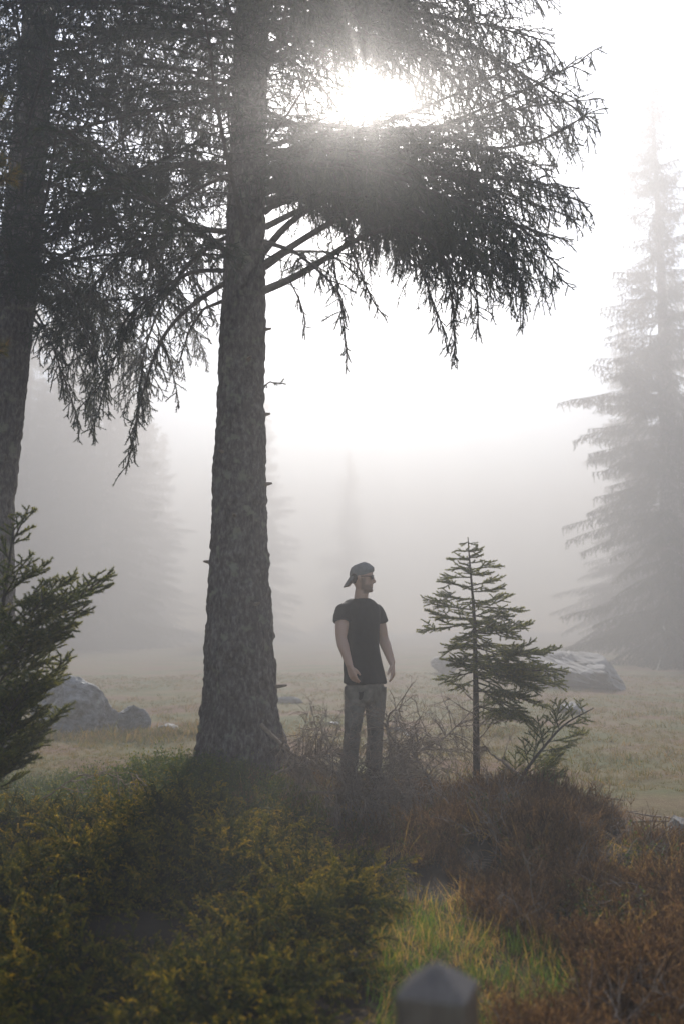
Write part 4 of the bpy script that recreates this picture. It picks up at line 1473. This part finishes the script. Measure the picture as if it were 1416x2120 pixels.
rock('boulder', 'large angular grey boulder on the grass behind the left young spruce', 60, 256, 1364, 1478, 14.5, 1.2, 15, planes=11, tilt=-0.30)
rock('boulder', 'smaller rounded grey boulder touching the right end of the large one', 244, 314, 1424, 1484, 14.0, 0.5, 4, planes=12)
rock('flat_stone', 'flat pale stone in the grass between the boulders and the big trunk', 308, 372, 1460, 1478, 14.0, 0.45, 7, M_PALE, n_sub=4)
rock('rock_outcrop', 'big pale rock slab in fog behind the sapling', 1100, 1310, 1352, 1428, 26.0, 5.0, 21, M_PALE, planes=18, tilt=-0.42)
rock('rock_outcrop', 'low brownish rock in fog in front of the pale slab', 1150, 1215, 1444, 1468, 17.5, 0.8, 22, M_ROCK, n_sub=4)
rock('rock_outcrop', 'faint pale rock in fog left of the sapling crown', 885, 955, 1350, 1385, 30.0, 1.5, 23, M_PALE, n_sub=4)
rock('stone', 'white stone half hidden beside the sapling foot', 925, 950, 1574, 1592, 8.1, 0.1, 24, M_PALE, n_sub=3)
rock('stone', 'pale stone at the right edge beyond the heather', 1378, 1440, 1700, 1738, 7.0, 0.25, 25, M_PALE, n_sub=4)
for k, (px, py, Y, w) in enumerate([(600, 1432, 19, 60), (820, 1475, 14, 44), (850, 1480, 13.5, 36), (565, 1450, 16, 30), (690, 1460, 15, 26)]):
    rock('meadow_stone', ['pale stone far in the grass left of his hip', 'flat pale stone in grass right of his knee', 'small pale stone right of the flat one by his knee', 'small stone in grass just right of the big trunk',
                          'small stone in the meadow left of his thigh', 'small pale stone lying in the meadow right of the seedling', 'small pale stone in the meadow near the right edge'][k], px - w / 2, px + w / 2, py - w * 0.12, py + w * 0.12, Y, 0.2, 30 + k, M_PALE, n_sub=3, group='stones in the meadow')

# bits of dry wood on the meadow edge
rng = np.random.default_rng(77)
for k, (px, py, Y, L, az) in enumerate([(1175, 1640, 7.9, 0.22, 0.2), (1240, 1655, 8.0, 0.30, -0.3), (1290, 1668, 7.8, 0.20, 0.5), (1330, 1672, 7.6, 0.26, 2.9), (1345, 1690, 7.3, 0.34, 0.1), (1385, 1680, 7.6, 0.18, 2.2), (1270, 1640, 8.3, 0.16, -0.7)]):
    p = W(px, py, Y)
    o = MB()
    q = grow((-L / 2, 0, 0.012), (1, 0, 0.03), L, 6, 0.02, 0.09, rng)
    o.tube(q, np.linspace(0.009, 0.004, 7) * rng.uniform(0.8, 1.4), 6)
    ob = o.build('dry_stick', M_DEAD, None, True)
    ob.location = (p[0], Y, Hf(p[0], Y) + 0.01)
    ob.rotation_euler = (0, 0, az)
    tag(ob, ['dry stick lying nearest the leaning seedling', 'long dry stick at the upper meadow edge beyond the heather', 'short dry stick in the middle of the meadow edge', 'dry stick right of the middle of the meadow edge',
             'longest dry stick above the pale right edge stone', 'short dry stick at the right frame edge', 'smallest dry stick furthest up the meadow'][k], 'stick', 'dry sticks along the heather edge')

# ------------------------------------------------------------------ wooden post close to the camera
PW = 0.1
pc = W(905, 2045, 1.45)
post_z = Hf(pc[0], 1.45)
mb = MB()
e = PW / 2
ch = 0.006
sec = [(-e + ch, -e), (e - ch, -e), (e, -e + ch), (e, e - ch), (e - ch, e), (-e + ch, e), (-e, e - ch), (-e, -e + ch)]
eave = pc[2] - post_z
levels = [(-0.25, 1.0), (eave * 0.5, 1.0), (eave - 0.004, 1.0), (eave, 0.975), (eave + 0.018, 0.5), (eave + 0.030, 0.17), (eave + 0.033, 0.06)]
V = []
for z, s in levels:
    V += [(x * s, y * s, z) for x, y in sec]
Fq = [[i * 8 + j, i * 8 + (j + 1) % 8, (i + 1) * 8 + (j + 1) % 8, (i + 1) * 8 + j] for i in range(len(levels) - 1) for j in range(8)]
mb.add(V, Fq)
mb.add([v for v in V[-8:]], [[0, 1, 2, 3, 4, 5, 6, 7]])
post = mb.build('fence_post', M_POST)
post.location = (pc[0], 1.45, post_z)
post.rotation_euler = (0, 0, math.radians(-18))
tag(post, 'weathered square wooden post with pyramid top at the bottom edge, blurred', 'post')

# ------------------------------------------------------------------ the man
PYD = 8.4
s_ = 1.0 / F * PYD / math.cos(PITCH)


def PX(px, py, dy=0.0):
    p = W(px, py, PYD)
    return np.array([p[0], dy, p[2]])


man_x = W(752, 1600, PYD)[0]
man_z = Hf(man_x, PYD)
man = thing('person', 'man in black t-shirt, grey trousers and backwards cap, looking right, beside the big trunk', 'person', (man_x, PYD, man_z))
ORG = np.array([man_x, 0, man_z])


def Q(px, py, dy=0.0):
    return PX(px, py, dy) - ORG


def skin_mat():
    m, N, L, bs = new_mat('skin')
    at = N.new('ShaderNodeAttribute')
    at.attribute_name = 'tint'
    r = ramp(N, [(0.0, (0.50, 0.31, 0.23)), (1.0, (0.075, 0.05, 0.04))])
    L.new(at.outputs['Fac'], r.inputs[0])
    L.new(r.outputs[0], bs.inputs['Base Color'])
    bs.inputs['Roughness'].default_value = 0.5
    bs.inputs['Subsurface Weight'].default_value = 0.08
    bs.inputs['Subsurface Radius'].default_value = (0.01, 0.004, 0.002)
    return m


M_SKIN = skin_mat()
M_SHIRT = surf_mat('black_cotton', [(0.3, (0.010, 0.010, 0.011)), (0.7, (0.018, 0.018, 0.019))], 30, 4, 0.9, 0.15, 0.004, 0.2)
M_TROUSER = surf_mat('grey_trouser_cloth', [(0.35, (0.10, 0.088, 0.072)), (0.65, (0.25, 0.22, 0.185))], 9, 8, 0.9, 0.3, 0.01, 0.2)
M_PATCH = surf_mat('dark_patch', [(0.3, (0.02, 0.018, 0.017)), (0.7, (0.03, 0.027, 0.025))], 20, 4)
M_CAP = surf_mat('grey_cap_cloth', [(0.3, (0.17, 0.16, 0.15)), (0.7, (0.25, 0.235, 0.22))], 30, 4, 0.9, 0.15, 0.003)
M_HAIR = surf_mat('dark_hair', [(0.3, (0.02, 0.014, 0.010)), (0.7, (0.05, 0.035, 0.025))], 60, 4, 0.6, 0.5, 0.004)
M_DARK = surf_mat('dark_frame', [(0.3, (0.015, 0.012, 0.010)), (0.7, (0.03, 0.025, 0.02))], 20, 2, 0.35, 0.0, 0.0, 0.5)
M_SHOE = surf_mat('boot_leather', [(0.3, (0.05, 0.035, 0.025)), (0.7, (0.10, 0.07, 0.05))], 20, 4, 0.7)


def glass_mat():
    m, N, L, bs = new_mat('tinted_lens')
    bs.inputs['Base Color'].default_value = (0.03, 0.03, 0.03, 1)
    bs.inputs['Roughness'].default_value = 0.08
    return m


def fuse(mb, name, mat, parent, voxel, smooth_it=6, noise=None, tintfun=None):
    """one continuous skin over the collected pieces"""
    me = mb.mesh(name + '_raw', mat)
    o = link(name + '_raw', me)
    r = o.modifiers.new('r', 'REMESH')
    r.mode = 'VOXEL'
    r.voxel_size = voxel
    s = o.modifiers.new('s', 'SMOOTH')
    s.iterations = smooth_it
    s.factor = 0.5
    dg = bpy.context.evaluated_depsgraph_get()
    me2 = bpy.data.meshes.new_from_object(o.evaluated_get(dg))
    bpy.data.objects.remove(o)
    bpy.data.meshes.remove(me)
    n = len(me2.vertices)
    co = np.empty(n * 3, np.float32)
    me2.vertices.foreach_get('co', co)
    co = co.reshape(-1, 3).astype(float)
    no = np.empty(n * 3, np.float32)
    me2.vertices.foreach_get('normal', no)
    no = no.reshape(-1, 3)
    if noise is not None:
        co2 = co + no * noise(co)[:, None]
        me2.vertices.foreach_set('co', co2.astype(np.float32).ravel())
    if tintfun is not None:
        if 'tint' in me2.attributes:
            me2.attributes.remove(me2.attributes['tint'])
        a = me2.attributes.new('tint', 'FLOAT', 'POINT')
        a.data.foreach_set('value', tintfun(co).astype(np.float32))
    me2.name = name
    me2.materials.clear()
    me2.materials.append(mat)
    me2.polygons.foreach_set('use_smooth', np.ones(len(me2.polygons), bool))
    me2.update()
    return link(name, me2, parent)


def loft(mb, rings, sides=28, power=2.0):
    """rings: (centre, axis_a*ra, axis_b*rb) -> closed lofted body"""
    ang = np.linspace(0, 2 * math.pi, sides, endpoint=False)
    ca, sa = np.cos(ang), np.sin(ang)
    ca = np.sign(ca) * np.abs(ca) ** (2 / power)
    sa = np.sign(sa) * np.abs(sa) ** (2 / power)
    V = np.array([np.asarray(c)[None] + ca[:, None] * np.asarray(a)[None] + sa[:, None] * np.asarray(b)[None] for c, a, b in rings])
    n = len(rings)
    i = np.arange(n - 1)[:, None] * sides
    j = np.arange(sides)[None]
    jn = (j + 1) % sides
    q = np.stack([i + j, i + jn, i + sides + jn, i + sides + j], -1).reshape(-1, 4)
    mb.add(V.reshape(-1, 3), q)
    for k, rev in ((0, True), (n - 1, False)):
        vs = np.vstack([V[k], V[k].mean(0)])
        f = np.array([[t, (t + 1) % sides, sides] for t in range(sides)])
        mb.add(vs, f[:, ::-1] if rev else f)


YAW = math.radians(38)
FACE = np.array([math.sin(YAW), -math.cos(YAW), 0])       # where the chest points
RIGHTS = np.array([-math.cos(YAW), -math.sin(YAW), 0])    # his right-hand side
UPZ = np.array([0, 0, 1.0])


def rings_yaw(items):
    """(px, py, dy, half width, half depth) -> rings turned with the body"""
    return [(Q(px, py, dy), RIGHTS * a, FACE * b) for px, py, dy, a, b in items]


# joint positions: his right arm is on the left of the picture and nearer the camera
R_SH, R_EL, R_WR = Q(710, 1265, -0.09), Q(706, 1322, -0.16), Q(723, 1376, -0.23)
L_SH, L_EL, L_WR = Q(779, 1266, 0.10), Q(795, 1325, 0.12), Q(812, 1374, 0.05)


def arm(mb, S, E, Wr):
    pts = [S + (S - E) * 0.02, S * 0.75 + E * 0.25, S * 0.45 + E * 0.55, E, E * 0.72 + Wr * 0.28, E * 0.4 + Wr * 0.6, Wr]
    q, _ = resample(pts, 24)
    r = np.interp(np.linspace(0, 1, 24), [0, 0.15, 0.35, 0.5, 0.62, 0.8, 1.0], [0.055, 0.058, 0.054, 0.044, 0.047, 0.038, 0.029])
    mb.tube(q, r, 18)


def hand(mb, Wr, d, palm_n, thumb_side):
    """palm along d, fingers curled slightly towards palm_n, thumb on thumb_side"""
    d, pn = nrm(d), nrm(palm_n)
    ts = nrm(np.asarray(thumb_side) - d * (np.dot(thumb_side, d)))
    pn = nrm(np.cross(d, ts)) * (1 if np.dot(np.cross(d, ts), pn) > 0 else -1)
    loft(mb, [(Wr - d * 0.015, ts * 0.028, pn * 0.023), (Wr + d * 0.02, ts * 0.033, pn * 0.019), (Wr + d * 0.055, ts * 0.041, pn * 0.016), (Wr + d * 0.09, ts * 0.041, pn * 0.014), (Wr + d * 0.1, ts * 0.036, pn * 0.011)], 20, 2.6)
    for k, (o, l) in enumerate([(0.030, 0.070), (0.010, 0.080), (-0.010, 0.074), (-0.029, 0.058)]):
        b = Wr + d * 0.085 + ts * o
        spread = ts * o * 0.35
        pts = [b]
        a = 0.12 + 0.05 * k
        for f, seg in enumerate((0.45, 0.32, 0.26)):
            dd = d * math.cos(a) + pn * math.sin(a) + spread * (2.0 if f == 0 else 0)
            pts.append(pts[-1] + nrm(dd) * l * seg)
            a += 0.33 + 0.05 * k
        q, _ = resample(pts, 10)
        mb.tube(q, np.linspace(0.0098, 0.0075, 10), 10)
    b = Wr + d * 0.03 + ts * 0.022
    pts = [b, b + nrm(ts * 0.8 + d * 0.7 + pn * 0.3) * 0.03, b + nrm(ts * 0.8 + d * 0.7 + pn * 0.3) * 0.03 + nrm(d * 0.95 + ts * 0.25 + pn * 0.4) * 0.032, b + nrm(ts * 0.8 + d * 0.7 + pn * 0.3) * 0.03 + nrm(d * 0.95 + ts * 0.25 + pn * 0.4) * 0.032 + nrm(d + pn * 0.4) * 0.024]
    q, _ = resample(pts, 10)
    mb.tube(q, np.linspace(0.014, 0.009, 10), 10)


HY = math.radians(82)                              # head turned right, seen nearly in profile
HF = nrm(np.array([math.sin(HY), -math.cos(HY), 0.0]))
HR = np.array([-math.cos(HY), -math.sin(HY), 0])
HC = Q(750, 1197, -0.02)

body = MB()
# head
hr = []
for z, f, b_, w in [(-0.122, 0.060, -0.030, 0.022), (-0.117, 0.078, -0.010, 0.034), (-0.100, 0.085, 0.030, 0.047), (-0.075, 0.083, 0.060, 0.056), (-0.050, 0.084, 0.075, 0.062), (-0.02, 0.083, 0.088, 0.068), (0.01, 0.084, 0.095, 0.072),
                    (0.03, 0.090, 0.098, 0.074), (0.055, 0.088, 0.098, 0.075), (0.08, 0.078, 0.088, 0.069), (0.10, 0.055, 0.068, 0.054), (0.113, 0.02, 0.03, 0.022)]:
    hr.append((HC + UPZ * z + HF * (f - b_) / 2, HR * w, HF * (f + b_) / 2))
loft(body, hr, 32, 2.15)
# nose, lips, chin, ears, brow
loft(body, [(HC + HF * 0.082 + UPZ * 0.018, HR * 0.007, HF * 0.008), (HC + HF * 0.092 + UPZ * -0.005, HR * 0.009, HF * 0.011), (HC + HF * 0.100 + UPZ * -0.028, HR * 0.014, HF * 0.015), (HC + HF * 0.094 + UPZ * -0.040, HR * 0.016, HF * 0.016), (HC + HF * 0.086 + UPZ * -0.046, HR * 0.010, HF * 0.008)], 16)
loft(body, [(HC + HF * 0.078 + UPZ * -0.055, HR * 0.014, HF * 0.010), (HC + HF * 0.081 + UPZ * -0.062, HR * 0.022, HF * 0.011), (HC + HF * 0.077 + UPZ * -0.069, HR * 0.022, HF * 0.009), (HC + HF * 0.079 + UPZ * -0.076, HR * 0.019, HF * 0.010), (HC + HF * 0.074 + UPZ * -0.083, HR * 0.014, HF * 0.008)], 16)
loft(body, [(HC + HF * 0.070 + UPZ * -0.092, HR * 0.02, HF * 0.015), (HC + HF * 0.075 + UPZ * -0.106, HR * 0.022, HF * 0.017), (HC + HF * 0.068 + UPZ * -0.120, HR * 0.016, HF * 0.012)], 16)
for sg in (1, -1):
    e0 = HC + HR * sg * 0.073 - HF * 0.012
    loft(body, [(e0 + UPZ * 0.022 - HF * 0.004, HR * 0.008, HF * 0.010), (e0 + UPZ * 0.012 - HF * 0.006, HR * 0.013, HF * 0.019), (e0 + UPZ * -0.006 - HF * 0.004, HR * 0.012, HF * 0.017), (e0 + UPZ * -0.024, HR * 0.008, HF * 0.010), (e0 + UPZ * -0.034 + HF * 0.003, HR * 0.006, HF * 0.007)], 14)
# neck
body.tube(resample([Q(750, 1212, -0.01), Q(748, 1228, 0.0), Q(747, 1243, 0.01), Q(746, 1258, 0.01)], 12)[0], np.linspace(0.054, 0.064, 12), 20)
# trunk of the body and legs (under the clothes)
loft(body, rings_yaw([(746, 1246, 0, 0.075, 0.06), (746, 1252, 0, 0.13, 0.075), (746, 1262, 0, 0.165, 0.09), (747, 1285, 0, 0.155, 0.098), (747, 1320, 0, 0.138, 0.092), (748, 1350, 0, 0.132, 0.09), (752, 1385, 0, 0.145, 0.095), (755, 1415, 0, 0.155, 0.1), (757, 1440, 0, 0.14, 0.09)]))
HIPR, KNR, ANR = Q(737, 1430, -0.045), Q(729, 1515, -0.06), Q(722, 1592, -0.03)
HIPL, KNL, ANL = Q(776, 1430, 0.045), Q(777, 1512, 0.04), Q(773, 1590, 0.07)
for h_, k_, a_ in ((HIPR, KNR, ANR), (HIPL, KNL, ANL)):
    q, _ = resample([h_, h_ * 0.5 + k_ * 0.5, k_, k_ * 0.6 + a_ * 0.4, a_], 22)
    body.tube(q, np.interp(np.linspace(0, 1, 22), [0, 0.25, 0.5, 0.68, 1], [0.085, 0.075, 0.052, 0.054, 0.036]), 16)
arm(body, R_SH, R_EL, R_WR)
arm(body, L_SH, L_EL, L_WR)
hand(body, R_WR, nrm(Q(735, 1413, -0.24) - R_WR), np.array([0.55, 0.75, 0.0]), np.array([0.7, -0.6, 0.0]))
hand(body, L_WR, nrm(Q(814, 1410, 0.02) - L_WR), np.array([-0.75, -0.2, 0.0]), np.array([-0.3, -0.9, 0.0]))


def beard(co):
    d = co - HC
    f, z, l = d @ HF, d[:, 2], np.abs(d @ HR)
    jaw = np.clip((-0.045 - z) / 0.02, 0, 1) * np.clip((f - 0.0) / 0.02, 0, 1) * np.clip((z + 0.135) / 0.01, 0, 1)
    side = np.clip((0.03 - np.abs(f - 0.012)) / 0.02, 0, 1) * np.clip((0.012 - z) / 0.02, 0, 1) * np.clip((z + 0.11) / 0.02, 0, 1)
    lip = np.clip(1 - np.abs(z + 0.069) / 0.008, 0, 1) * np.clip((f - 0.07) / 0.01, 0, 1) * 0.8
    return np.clip(np.maximum(jaw, side) * 0.62 - lip, 0, 1) * (l < 0.09)


fuse(body, 'body', M_SKIN, man, 0.0052, 3, None, beard)

# t-shirt
sh = MB()
loft(sh, rings_yaw([(746, 1241, 0.0, 0.082, 0.070), (746, 1246, 0, 0.125, 0.083), (746, 1253, 0, 0.165, 0.096), (747, 1266, 0, 0.178, 0.108), (748, 1285, 0, 0.168, 0.112), (747, 1310, 0, 0.155, 0.108), (747, 1335, 0, 0.150, 0.106), (750, 1360, 0, 0.160, 0.110),
                     (753, 1385, 0, 0.178, 0.118), (755, 1402, 0, 0.190, 0.124), (756, 1414, 0, 0.196, 0.128)]), 36, 2.3)
for S, E, e_r in ((R_SH, R_EL, 0.075), (L_SH, L_EL, 0.072)):
    d = E - S
    inw = nrm(Q(747, 1262, 0) - S)
    q, _ = resample([S + inw * 0.07 + UPZ * 0.012, S + d * 0.04, S + d * 0.2, S + d * 0.40], 12)
    sh.tube(q, np.interp(np.linspace(0, 1, 12), [0, 0.35, 1], [0.052, 0.064, e_r]), 20)


def folds(co):
    st = co * np.array([1, 1, 0.6])
    return 0.006 + 0.008 * fbm(st + 0.5 * st[:, [1, 2, 0]], 8, 4, 3) + 0.012 * np.clip((1.0 - co[:, 2]) / 0.3, 0, 1) * vnoise(co * np.array([1, 1, 0.25]), 22, 8)


fuse(sh, 'shirt', M_SHIRT, man, 0.006, 4, folds)

# trousers
tr = MB()
loft(tr, rings_yaw([(755, 1385, 0, 0.150, 0.108), (755, 1410, 0, 0.168, 0.118), (756, 1432, 0, 0.172, 0.118), (757, 1450, 0, 0.16, 0.108), (757, 1458, 0, 0.12, 0.07)]), 32, 2.2)
for h_, k_, a_ in ((HIPR, KNR, ANR), (HIPL, KNL, ANL)):
    q, _ = resample([h_ + UPZ * 0.03, h_ * 0.5 + k_ * 0.5, k_, k_ * 0.5 + a_ * 0.5, a_ - UPZ * 0.0], 24)
    tr.tube(q, np.interp(np.linspace(0, 1, 24), [0, 0.25, 0.5, 0.72, 1], [0.100, 0.088, 0.070, 0.068, 0.072]), 20)


def creases(co):
    low = np.clip((0.62 - co[:, 2]) / 0.5, 0, 1)
    return 0.006 * fbm(co * np.array([1, 1, 1.4]), 8, 14, 3) + 0.009 * low * vnoise(co * np.array([0.7, 0.7, 2.2]), 13, 18)


fuse(tr, 'trousers', M_TROUSER, man, 0.007, 4, creases)
# torn dark patch on the thigh
pm = MB()
c0 = Q(746, 1438, 0)
pw = []
for dx, dz in [(-0.02, 0.034), (0.0, 0.028), (0.024, 0.036), (0.020, 0.004), (0.010, -0.024), (-0.004, -0.036), (-0.018, -0.026), (-0.012, 0.0)]:
    pw.append(c0 + np.array([dx, 0, dz]))
pw = np.array(pw)
pw[:, 1] = -0.147
pm.add(np.vstack([pw, pw + np.array([0, 0.03, 0])]), [[k, (k + 1) % 8, 8 + (k + 1) % 8, 8 + k] for k in range(8)])
pm.add(pw, [[0, 1, 2, 3, 4, 5, 6, 7]])
pm.build('thigh_patch', M_PATCH, man)['label'] = 'dark torn patch on the thigh'
# boots
for a_ in (ANR, ANL):
    b_ = MB()
    fdir = FACE
    loft(b_, [(a_ + UPZ * 0.05, RIGHTS * 0.045, FACE * 0.05), (a_ - UPZ * 0.01 + FACE * 0.01, RIGHTS * 0.045, FACE * 0.06), (np.array([a_[0], a_[1], 0.055]) + FACE * 0.06, RIGHTS * 0.047, FACE * 0.125), (np.array([a_[0], a_[1], 0.02]) + FACE * 0.07, RIGHTS * 0.05, FACE * 0.145), (np.array([a_[0], a_[1], -0.01]) + FACE * 0.07, RIGHTS * 0.05, FACE * 0.145)], 20, 2.4)
    b_.build('boot', M_SHOE, man, True)
# cap worn backwards
cp = MB()
rr = []
for z, f, b_, w in [(0.018, 0.080, 0.106, 0.079), (0.045, 0.100, 0.111, 0.083), (0.07, 0.099, 0.108, 0.082), (0.095, 0.084, 0.095, 0.073), (0.115, 0.060, 0.072, 0.056), (0.128, 0.025, 0.035, 0.028)]:
    rr.append((HC + UPZ * (z + 0.0) + HF * (f - b_) / 2 + UPZ * 0.0, HR * w, HF * (f + b_) / 2 + UPZ * (0.018 if z < 0.08 else 0.008)))
loft(cp, rr, 32, 2.1)
cap_o = cp.build('cap', M_CAP, man, True)
br = MB()
n = 13
top_v, bot_v = [], []
for k in range(n):
    a = -1.15 + 2.3 * k / (n - 1)
    inner = HC - HF * 0.108 * math.cos(a * 0.8) + HR * 0.080 * math.sin(a) + UPZ * (0.012)
    outer = HC - HF * (0.108 + 0.055 * math.cos(a * 1.1)) * (1 if True else 1) + HR * 0.070 * math.sin(a) + UPZ * (-0.055 - 0.02 * math.cos(a))
    top_v += [inner, outer]
top_v = np.array(top_v)
off = HF * 0.006 + UPZ * -0.004
allv = np.vstack([top_v, top_v + off])
fq = []
for k in range(n - 1):
    fq += [[2 * k, 2 * k + 1, 2 * k + 3, 2 * k + 2], [2 * n + 2 * k, 2 * n + 2 * k + 2, 2 * n + 2 * k + 3, 2 * n + 2 * k + 1], [2 * k + 1, 2 * n + 2 * k + 1, 2 * n + 2 * k + 3, 2 * k + 3]]
br.add(allv, fq)
br.build('brim', M_CAP, cap_o, True)
# hair under the cap
hb = MB()
rr = []
for z, f, b_, w in [(-0.045, -0.03, 0.088, 0.050), (-0.02, -0.022, 0.097, 0.072), (0.01, 0.020, 0.102, 0.0765), (0.035, 0.05, 0.104, 0.078)]:
    rr.append((HC + UPZ * z + HF * (f - b_) / 2, HR * w, HF * (f + b_) / 2))
loft(hb, rr, 28, 2.2)
hb.build('hair', M_HAIR, man, True)
# glasses
gl = MB()
for sg in (1, -1):
    c0 = HC + HF * 0.094 + HR * sg * 0.033 + UPZ * 0.006
    ang = np.linspace(0, 2 * math.pi, 17)
    ring = np.array([c0 + HR * math.cos(t_) * 0.026 + UPZ * math.sin(t_) * 0.019 - HF * (0.006 * (1 + sg * math.cos(t_))) for t_ in ang])
    gl.tube(ring, 0.0028, 6, cap=False)
    gl.tube([HC + HF * 0.086 + HR * sg * 0.060 + UPZ * 0.012, HC + HF * 0.04 + HR * sg * 0.077 + UPZ * 0.013, HC - HF * 0.012 + HR * sg * 0.080 + UPZ * 0.012], 0.0032, 6)
gl.tube([HC + HF * 0.094 + HR * 0.008 + UPZ * 0.01, HC + HF * 0.099 + UPZ * 0.013, HC + HF * 0.094 - HR * 0.008 + UPZ * 0.01], 0.0025, 6)
glo = gl.build('glasses', M_DARK, man, True)
for sg in (1, -1):
    c0 = HC + HF * 0.092 + HR * sg * 0.033 + UPZ * 0.006
    ln_ = MB()
    ring = [c0 + HR * math.cos(t_) * 0.0245 + UPZ * math.sin(t_) * 0.0175 - HF * (0.006 * (1 + sg * math.cos(t_))) for t_ in np.linspace(0, 2 * math.pi, 16, endpoint=False)]
    ln_.add(np.vstack([ring, np.array(ring) - HF * 0.002]), [[k, (k + 1) % 16, 16 + (k + 1) % 16, 16 + k] for k in range(16)])
    ln_.add(ring, [list(range(16))])
    ln_.build('lens', bpy.data.materials.get('tinted_lens') or glass_mat(), glo)
